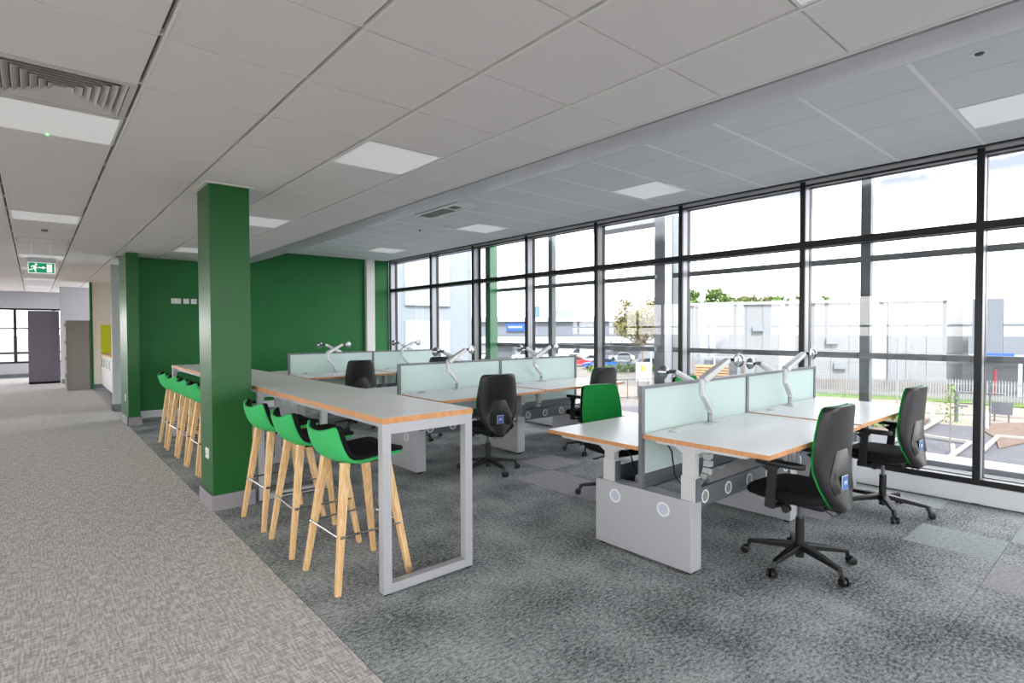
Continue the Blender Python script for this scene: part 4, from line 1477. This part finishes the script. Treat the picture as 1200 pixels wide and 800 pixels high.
# ------------------------------------------------------------------ outside: buildings
def building(label, A, Bp, depth, h, z0, name='warehouse'):
    """box building whose long face runs from A to B; local X along the face, local -Y towards the viewer"""
    A, Bp = Vector((A[0], A[1], 0)), Vector((Bp[0], Bp[1], 0))
    d = (Bp - A)
    t = thing(name, label, 'building', (A.x, A.y, z0), math.atan2(d.y, d.x))
    return t, d.length
ribY = M['cladding_white']
t, L = building('long white ribbed warehouse behind the road and fence', (46.4, 30.5), (54.9, 10.9), 9, 7.6, GZ)
# along the face, ribs run vertically: separate cladding sheets
n = 16
for k in range(n):
    a, c = L * k / n, L * (k + 1) / n
    MB().box(a + 0.015, c - 0.015, -0.06, 0.1, 1.0, 7.4).build('cladding_sheet', M['plain_white'] if k % 5 == 2 else M['cladding_white'], t)
MB().box(0, L, -0.02, 0.12, 0, 1.0).build('plinth_wall', M['brick_base'], t)
MB().box(0, L, 0.0, 9, 1.0, 7.2).build('body', M['plain_white'], t)
MB().box(-0.1, L + 0.1, -0.25, 9, 7.4, 7.65).build('roof_edge', M['plain_white'], t)
for u in (3.5, 11.0, 17.5):
    MB().tube([(u, -0.16, 1.0), (u, -0.16, 7.4)], 0.07, 8).build('downpipe', M['plain_grey'], t)
for u, z in ((13.0, 3.9), (7.2, 5.0), (13.6, 1.8)):
    MB().box(u, u + 0.9, -0.35, -0.06, z, z + 0.5).build('wall_unit', M['plain_grey'], t)
t, L = building('grey warehouse with recessed entrance at the right of the view', (55.6, 9.7), (63.4, -14.0), 20, 7.5, GZ)
n = 12
for k in range(n):
    a, c = L * k / n, L * (k + 1) / n
    MB().box(a + 0.015, c - 0.015, -0.06, 0.1, 3.2, 7.5).build('cladding_sheet', M['cladding_grey'], t)
MB().box(0, L, 2.4, 20, 0.0, 7.4).build('body', M['plain_grey'], t)
MB().box(0, L, -0.2, 2.4, 2.95, 3.2).build('canopy', M['plain_white'], t)
MB().box(1.6, 1.75, -0.1, 0.1, 0, 2.0).build('pier', M['red_paint'], t)
MB().box(0.5, 2.7, -0.26, -0.2, 3.0, 3.3).build('sign_board', M['sign_blue'], t)
for u in (3.0, 8.0, 12.0, 17.0):
    MB().box(u, u + 0.25, 0.0, 0.25, 0, 2.95).build('pier', M['plain_white'], t)
    MB().box(u + 0.8, u + 2.6, 2.34, 2.4, 0.3, 2.4).build('window', M['plain_dark'], t)
t, L = building('low grey and white retail building beyond the car park', (34.0, 104.0), (82.5, 57.0), 30, 7.0, GZ, 'retail_building')
MB().box(0, L, 0.0, 30, 0, 6.6).build('body', M['plain_grey'], t)
MB().box(-0.4, L + 0.4, -0.8, 30.2, 6.5, 7.3).build('roof_fascia', M['plain_white'], t)
for k in range(14):
    MB().box(L * k / 14 + 0.05, L * (k + 1) / 14 - 0.05, -0.12, 0.0, 4.0, 6.4).build('cladding_panel', M['cladding_grey'], t)
MB().box(0, L, -0.3, 0, 2.7, 3.9).build('white_band', M['plain_white'], t)
for u in (10, 20.5, 31, 38, 47, 54, 60):
    MB().box(u, u + 4.2, -0.36, -0.2, 0.1, 2.6).build('shop_window', M['plain_dark'], t)
    MB().box(u - 0.5, u + 4.8, -1.6, -0.1, 2.75, 3.2).build('door_canopy', M['plain_white'], t)
s = MB().box(41.2, 44.4, -0.5, -0.3, 4.9, 6.3).build('sign_board', M['sign_blue'], t)
q = MB()
for k in range(6):
    q.box(41.55 + 0.42 * k, 41.55 + 0.42 * k + 0.32, -0.54, -0.5, 5.4, 5.75)
stuff(q.build('lettering', M['plain_white'], s))
for u, w_, hgt, m in ((46.0, 1.0, 2.2, 'car_blue'), (50.0, 3.0, 1.4, 'plain_grey')):
    MB().box(u, u + w_, 6, 7.2, 7.2, 7.3 + hgt).build('roof_unit', M[m], t)

# ------------------------------------------------------------------ outside: trees
def blob(b, c, r, rng, flat=0.8):
    g_ = bmesh.ops.create_icosphere(b.bm, subdivisions=2, radius=1.0, matrix=Matrix.Translation(c))
    for v in g_['verts']:
        d = v.co - Vector(c)
        k = r * (0.78 + 0.44 * rng.random())
        v.co = Vector(c) + Vector((d.x * k, d.y * k, d.z * k * flat))
def tree(label, x, y, h, cr, m, seed, n=18, leaf=260, loose=False):
    rng = random.Random(seed)
    t = thing('tree', label, 'tree', (x, y, GZ), 0, 'trees outside')
    q = MB()
    q.tube([(0, 0, 0), (0.05, 0, h * 0.35), (0, 0.05, h * 0.62)], cr * 0.04, 7, cr * 0.02)
    tips = []
    for k in range(9):
        a = 2 * PI * k / 9 + rng.random()
        e = Vector((math.cos(a) * cr * 0.75, math.sin(a) * cr * 0.75, h * (0.55 + 0.38 * rng.random())))
        q.tube([(0, 0, h * (0.32 + 0.02 * k)), (e.x * 0.5, e.y * 0.5, e.z * 0.82), e], cr * 0.028, 5, cr * 0.008)
        tips.append(e)
    q.build('trunk', M['bark'], t)
    b = MB()
    # leaf clusters: many small bent leaf cards scattered through clumps
    cen = [Vector((rng.gauss(0, cr * 0.42), rng.gauss(0, cr * 0.42), h * 0.64 + rng.gauss(0, h * 0.13))) for _ in range(n)] + tips
    for c in cen:
        for _ in range(leaf):
            p = c + Vector((rng.gauss(0, cr * 0.16), rng.gauss(0, cr * 0.16), rng.gauss(0, cr * 0.14)))
            if p.z > h:
                p.z = h - rng.random() * 0.4
            s_ = cr * (0.055 if loose else 0.075) * (0.6 + rng.random())
            u = Vector((rng.gauss(0, 1), rng.gauss(0, 1), rng.gauss(0, 1))).normalized()
            v = u.cross(Vector((rng.gauss(0, 1), rng.gauss(0, 1), rng.gauss(0, 1)))).normalized()
            wv = u.cross(v) * s_ * 0.4
            b._quads([p - u * s_, p + v * s_ * 0.6 + wv, p + u * s_, p - v * s_ * 0.6 + wv], [(0, 1, 2, 3)])
    stuff(b.build('foliage', m, t))
    return t
tree('yellow green loose tree outside, left of the steel column', 51.2, 37.3, 9.0, 2.8, M['leaf_yellow'], 1, 14, 170, True)
tree('bushy green tree just right of the middle black mullion', 60.0, 35.9, 10.0, 2.8, M['leaf_green'], 2, 22, 320)
for k, (px, x, y, h, cr, mm, lb) in enumerate([
        (0, 69, 37.4, 9.7, 2.6, 'leaf_green', 'first green tree rising behind the white warehouse, by the street lamp'),
        (1, 81, 40.9, 10.2, 3.4, 'leaf_olive', 'second olive green tree in the row behind the white warehouse'),
        (2, 67, 31.4, 9.4, 2.4, 'leaf_green', 'third green tree in the row behind the white warehouse'),
        (3, 80, 34.4, 10.4, 3.0, 'leaf_olive', 'thin brownish tree above the warehouse roof by a mullion'),
        (4, 70, 23.4, 9.0, 2.6, 'leaf_green', 'low tree top over the warehouse roof near the grey post')]):
    tree(lb, x, y, h, cr, M[mm], 10 + k, 16, 260)
# sapling in the parking bed
t = thing('sapling', 'slim young tree with few leaves below the window', 'sapling', (29.3, 5.65, GZ))
q = MB(); q.tube([(0, 0, 0), (0.03, 0.02, 1.4), (0, 0, 2.9)], 0.03, 6, 0.008)
rng = random.Random(5)
for k in range(8):
    a = rng.random() * 7; z = 1.0 + 0.2 * k
    q.tube([(0, 0, z), (math.cos(a) * 0.35, math.sin(a) * 0.35, z + 0.45)], 0.010, 4, 0.004)
q.build('stem', M['bark'], t)
b = MB()
for k in range(110):
    a = rng.random() * 2 * PI; z = 1.2 + rng.random() * 1.7; rr = 0.5 * rng.random() * (3.1 - z) / 1.5 + 0.05
    p = Vector((math.cos(a) * rr, math.sin(a) * rr, z)); s_ = 0.05 + 0.03 * rng.random()
    u = Vector((rng.gauss(0, 1), rng.gauss(0, 1), rng.gauss(0, 1))).normalized(); v = u.orthogonal().normalized()
    b._quads([p - u * s_, p + v * s_ * 0.6, p + u * s_, p - v * s_ * 0.6], [(0, 1, 2, 3)])
stuff(b.build('foliage', M['leaf_green'], t))
# low plants in the beds
b = MB()
for k in range(260):
    x, y = (32.8 + rng.random() * 5.2, 8.8 + rng.random() * 4.6) if k % 2 else (36.0 + rng.random() * 4.6, -9 + rng.random() * 12)
    for j in range(4):
        a = rng.random() * 2 * PI; s_ = 0.10 + 0.08 * rng.random()
        p = Vector((x + rng.random() * 0.2, y + rng.random() * 0.2, GZ + 0.10))
        b._quads([p, p + Vector((math.cos(a) * s_, math.sin(a) * s_, s_)), p + Vector((math.cos(a + 0.5) * s_ * 1.3, math.sin(a + 0.5) * s_ * 1.3, s_ * 1.6)), p + Vector((math.cos(a + 1) * s_, math.sin(a + 1) * s_, s_ * 0.7))], [(0, 1, 2, 3)])
o = b.build('bed_plants', M['leaf_green']); stuff(o); o['label'] = 'small green plants dotted over the brown beds'

# ------------------------------------------------------------------ outside: street furniture
t = thing('street_lamp', 'tall white double armed street lamp before the warehouse', 'lamp post', (45.0, 25.2, GZ))
MB().tube([(0, 0, 0), (0, 0, 3.0), (0, 0, 7.4)], 0.10, 10, 0.07).build('pole', M['plain_white'], t)
MB().bar((-0.9, 0.62, 7.15), (0.9, -0.62, 7.15), 0.07, 0.06).build('cross_arm', M['plain_white'], t)
for s in (-1, 1):
    MB().bar((s * 0.75, -s * 0.52, 7.12), (s * 1.55, -s * 1.07, 7.16), 0.28, 0.10, 0.16, 0.06, bev=0.02).build('lamp_head', M['plain_white'], t)
t = thing('street_lamp', 'slim grey street lamp before the retail building', 'lamp post', (46.0, 66.0, GZ))
MB().tube([(0, 0, 0), (0, 0, 3), (0, 0, 8.0)], 0.09, 8, 0.05).build('pole', M['silver_light'], t)
MB().bar((0, 0, 7.95), (0.8, -0.6, 8.05), 0.12, 0.06).build('lamp_head', M['silver_light'], t)
t = thing('signpost', 'slim white post beside the yellow labelled cabinet', 'post', (42.5, 30.0, GZ))
MB().tube([(0, 0, 0), (0, 0, 3.3)], 0.09, 8).build('pole', M['plain_white'], t)
t = thing('utility_cabinet', 'pale roadside cabinet with a yellow notice, seen through the glass', 'cabinet', (46.2, 33.6, GZ), R(-50))
MB().box(-0.7, 0.7, -0.3, 0.3, 0, 1.9, 0.02).build('body', M['car_silver'], t)
MB().box(-0.25, 0.25, -0.32, -0.30, 1.0, 1.6).build('notice', M['yellow_paint'], t)
for k, (x, y, lb) in enumerate([(37.5, 8.05, 'white bollard at the left corner of the tarmac bay'), (37.2, 5.7, 'white bollard right of the black mullion by the bed'), (28.7, 5.45, 'white bollard at the foot of the sapling')]):
    t = thing('bollard', lb, 'bollard', (x, y, GZ), 0, 'white bollards')
    if k == 2:
        t.scale = (0.7, 0.7, 0.5)
    MB().lathe([(0.0, 0), (0.11, 0), (0.11, 0.9), (0.06, 0.98), (0.0, 1.0)], n=12).build('post', M['plain_white'], t)
    MB().lathe([(0.112, 0.72), (0.112, 0.82)], n=12).build('band', M['car_silver'], t)
t = thing('gate', 'dark tubular barrier gate by the road, left of the black mullion', 'gate', (38.9, 7.25, GZ), R(-75))
MB().tube([(0, 0, 0), (0, 0, 1.75)], 0.09, 8).build('post', M['plain_dark'], t)
MB().tube([(0, 0, 1.70), (2.0, 0, 1.70)], 0.05, 8).build('top_bar', M['plain_dark'], t)
MB().tube([(0, 0, 0.95), (0.5, 0, 0.95)], 0.06, 8).build('latch', M['plain_dark'], t)
t = thing('notice_board', 'blank dark notice board on posts right of the mullion', 'sign', (40.5, 6.0, GZ), R(-75))
MB().box(0.0, 0.9, -0.03, 0.03, 0.45, 1.15).build('board', M['plain_dark'], t)
for x in (0.15, 0.75):
    MB().tube([(x, 0.06, 0), (x, 0.06, 1.1)], 0.04, 6).build('post', M['plain_dark'], t)
t = thing('slim_post', 'slim dark post right beside the black mullion outside', 'post', (38.4, 5.75, GZ))
t.name = 'lamp_pole'
MB().tube([(0, 0, 0), (0, 0, 2.4)], 0.04, 6).build('pole', M['plain_dark'], t)
t = thing('lamp_pole', 'slim grey pole left of the nearest sapling, before the road', 'post', (41.0, 10.6, GZ))
MB().tube([(0, 0, 0), (0, 0, 4.6)], 0.045, 6).build('pole', M['palisade'], t)
# palisade fence along the warehouse
fd = Vector((54.6 - 47.2, -6.0 - 18.0, 0)); FL = fd.length
t = thing('palisade_fence', 'grey metal palisade fence in front of the warehouses', 'fence', (47.4, 18.0, GZ), math.atan2(fd.y, fd.x))
b = MB()
n = int(FL / 0.16)
for k in range(n):
    x = 0.16 * k
    b.poly([(x, 0, 0.05), (x + 0.075, 0, 0.05), (x + 0.075, 0, 1.5), (x + 0.0375, 0, 1.6), (x, 0, 1.5)], (0, 0.02, 0))
stuff(b.build('pale', M['palisade'], t))
for z in (0.35, 1.25):
    MB().box(0, FL, 0.02, 0.06, z, z + 0.06).build('rail', M['palisade'], t)
# railing by the path
t = thing('railing', 'black metal railing beside the path outside, behind green chair', 'railing', (31.7, 26.2, GZ + 0.032), R(-18))
for k in range(7):
    MB().tube([(k * 0.9, 0, 0), (k * 0.9, 0, 1.5)], 0.035, 6).build('post', M['plain_dark'], t)
for z in (0.15, 1.48):
    MB().tube([(0, 0, z), (5.4, 0, z)], 0.03, 6).build('rail', M['plain_dark'], t)
b = MB()
for k in range(45):
    b.tube([(k * 0.12, 0, 0.15), (k * 0.12, 0, 1.48)], 0.010, 4)
stuff(b.build('baluster', M['plain_dark'], t))
# pallets and a red container under the street lamp
t = thing('timber_stack', 'stack of pale timber pallets in front of the grey container', 'pallets', (42.0, 25.3, GZ + 0.032), R(-66.5))
for k in range(10):
    MB().box(0, 2.6, 0, 1.2, 0.22 * k, 0.22 * k + 0.16, 0.01).build('pallet', M['pallet'], t)
t = thing('shipping_container', 'grey container with dark doors before the left end of the warehouse', 'container', (44.6, 26.4, GZ), R(-66.5))
MB().box(0, 4.5, 0, 2.4, 0.1, 2.7).build('body', M['plain_grey'], t)
for k in range(4):
    MB().box(0.4 + 1.0 * k, (0.7 if k % 2 else 1.1) + 1.0 * k, -0.05, 0.0, 0.2, 2.5).build('door', M['brick_base'] if k % 2 else M['plain_dark'], t)

# ------------------------------------------------------------------ outside: cars
def make_car(van):
    t = thing('van' if van else 'car', '', 'van' if van else 'car')
    L_, W, H = (4.9, 1.9, 2.05) if van else (4.2, 1.75, 1.42)
    if van:
        side = [(0, 0.35), (0, 1.0), (0.95, 1.15), (1.6, 1.95), (1.9, H), (L_, H - 0.03), (L_, 0.35)]
    else:
        side = [(0, 0.35), (0.02, 0.72), (1.05, 0.90), (1.75, 1.36), (2.3, H), (3.2, H - 0.06), (3.85, 0.98), (L_, 0.92), (L_, 0.35)]
    q = MB(); rs = []
    for yy, ins in ((-W / 2 + 0.10, 0.06), (-W / 2, 0.0), (W / 2, 0.0), (W / 2 - 0.10, 0.06)):
        rs.append([Vector((x - L_ / 2, yy if z < 1.0 else yy * 0.9, z - (ins if z > 1.0 else 0))) for x, z in side])
    q.rings(rs, smooth=False)
    q.build('body', M['car_white'], t)
    q = MB()
    for s in (-1, 1):
        y0 = s * W / 2 * 0.955
        if van:
            pts = [(1.25, 1.2), (1.75, 1.85), (2.5, 1.85), (2.5, 1.2)]
        else:
            pts = [(1.25, 0.93), (1.85, 1.30), (3.1, 1.30), (3.6, 0.98)]
        q.poly([(x - L_ / 2, y0, z) for x, z in pts], (0, s * 0.02, 0))
    wn = [(1.0, 1.2), (1.55, 1.9)] if van else [(1.10, 0.94), (1.72, 1.33)]
    q._quads([Vector((wn[0][0] - L_ / 2 - 0.03, -W * 0.40, wn[0][1])), Vector((wn[0][0] - L_ / 2 - 0.03, W * 0.40, wn[0][1])), Vector((wn[1][0] - L_ / 2 - 0.03, W * 0.38, wn[1][1])), Vector((wn[1][0] - L_ / 2 - 0.03, -W * 0.38, wn[1][1]))], [(0, 1, 2, 3)])
    q.build('windows', M['car_glass'], t)
    for x in (0.75, L_ - 0.85):
        for s in (-1, 1):
            MB().lathe([(0.0, -0.1), (0.31, -0.1), (0.33, 0), (0.31, 0.1), (0.0, 0.1)], (x - L_ / 2, s * (W / 2 - 0.08), 0.33), 14, 'Y').build('wheel', M['tyre'], t)
    return t
c0, v0 = make_car(False), make_car(True)
def place_car(first, src, x, y, rz, lb, m, grp):
    if first:
        src.location = (x, y, GZ); src.rotation_euler = (0, 0, R(rz)); src['label'] = lb; src['group'] = grp; o = src
    else:
        o = dup(src, (x, y, GZ), R(rz), lb, grp)
    for ch in o.children:
        if ch.name.startswith('body') and m != 'car_white':
            me = ch.data.copy(); me.materials[0] = M[m]; ch.data = me
    return o
cars = [(63.0, 55.0, -48, 'white car parked right of a mullion in the outer car park', 'car_white'),
        (57.8, 53.2, 125, 'red car parked outside, left of a black mullion', 'car_red'),
        (56.0, 47.6, -40, 'blue car outside just right of the black mullion', 'car_blue'),
        (63.5, 49.5, 30, 'dark grey car near the yellow green tree outside', 'car_dark'),
        (72.5, 57.0, -45, 'white car at the back of the car park by the retail building', 'car_white'),
        (54.5, 79.0, -45, 'white car by the far left shop entrance', 'car_white'),
        (58.0, 74.6, 30, 'silver car beside the far left shop entrance', 'car_silver'),
        (64.0, 70.3, -50, 'silver car before the middle shop fronts', 'car_silver'),
        (64.2, 59.8, 40, 'white car right of the grey outer post', 'car_white'),
        (73.5, 60.5, 40, 'dark car before the right hand shop fronts', 'car_dark'),
        (60.5, 43.5, -35, 'dark car parked under the yellow green tree', 'car_dark')]
for k, (x, y, rz, lb, m) in enumerate(cars):
    place_car(k == 0, c0, x, y, rz, lb, m, 'cars in the outer car park')
vans = [(61.0, 67.0, -50, 'white van before the shop fronts, left one'), (66.0, 65.0, -45, 'white van before the shop fronts, right one'), (70.6, 64.4, -45, 'white van parked close to the retail building')]
for k, (x, y, rz, lb) in enumerate(vans):
    place_car(k == 0, v0, x, y, rz, lb, 'car_white', 'white vans in the outer car park')
t = thing('hedge', 'low clipped green hedge along the outer car park', 'hedge', (50.5, 44.5, GZ), R(-35))
b = MB(); rng = random.Random(3)
for k in range(900):
    p = Vector((rng.random() * 9, rng.random() * 1.2, rng.random() * 0.8)); s_ = 0.14
    u = Vector((rng.gauss(0, 1), rng.gauss(0, 1), rng.gauss(0, 1))).normalized(); v = u.orthogonal().normalized()
    b._quads([p - u * s_, p + v * s_, p + u * s_, p - v * s_], [(0, 1, 2, 3)])
stuff(b.build('foliage', M['leaf_green'], t))
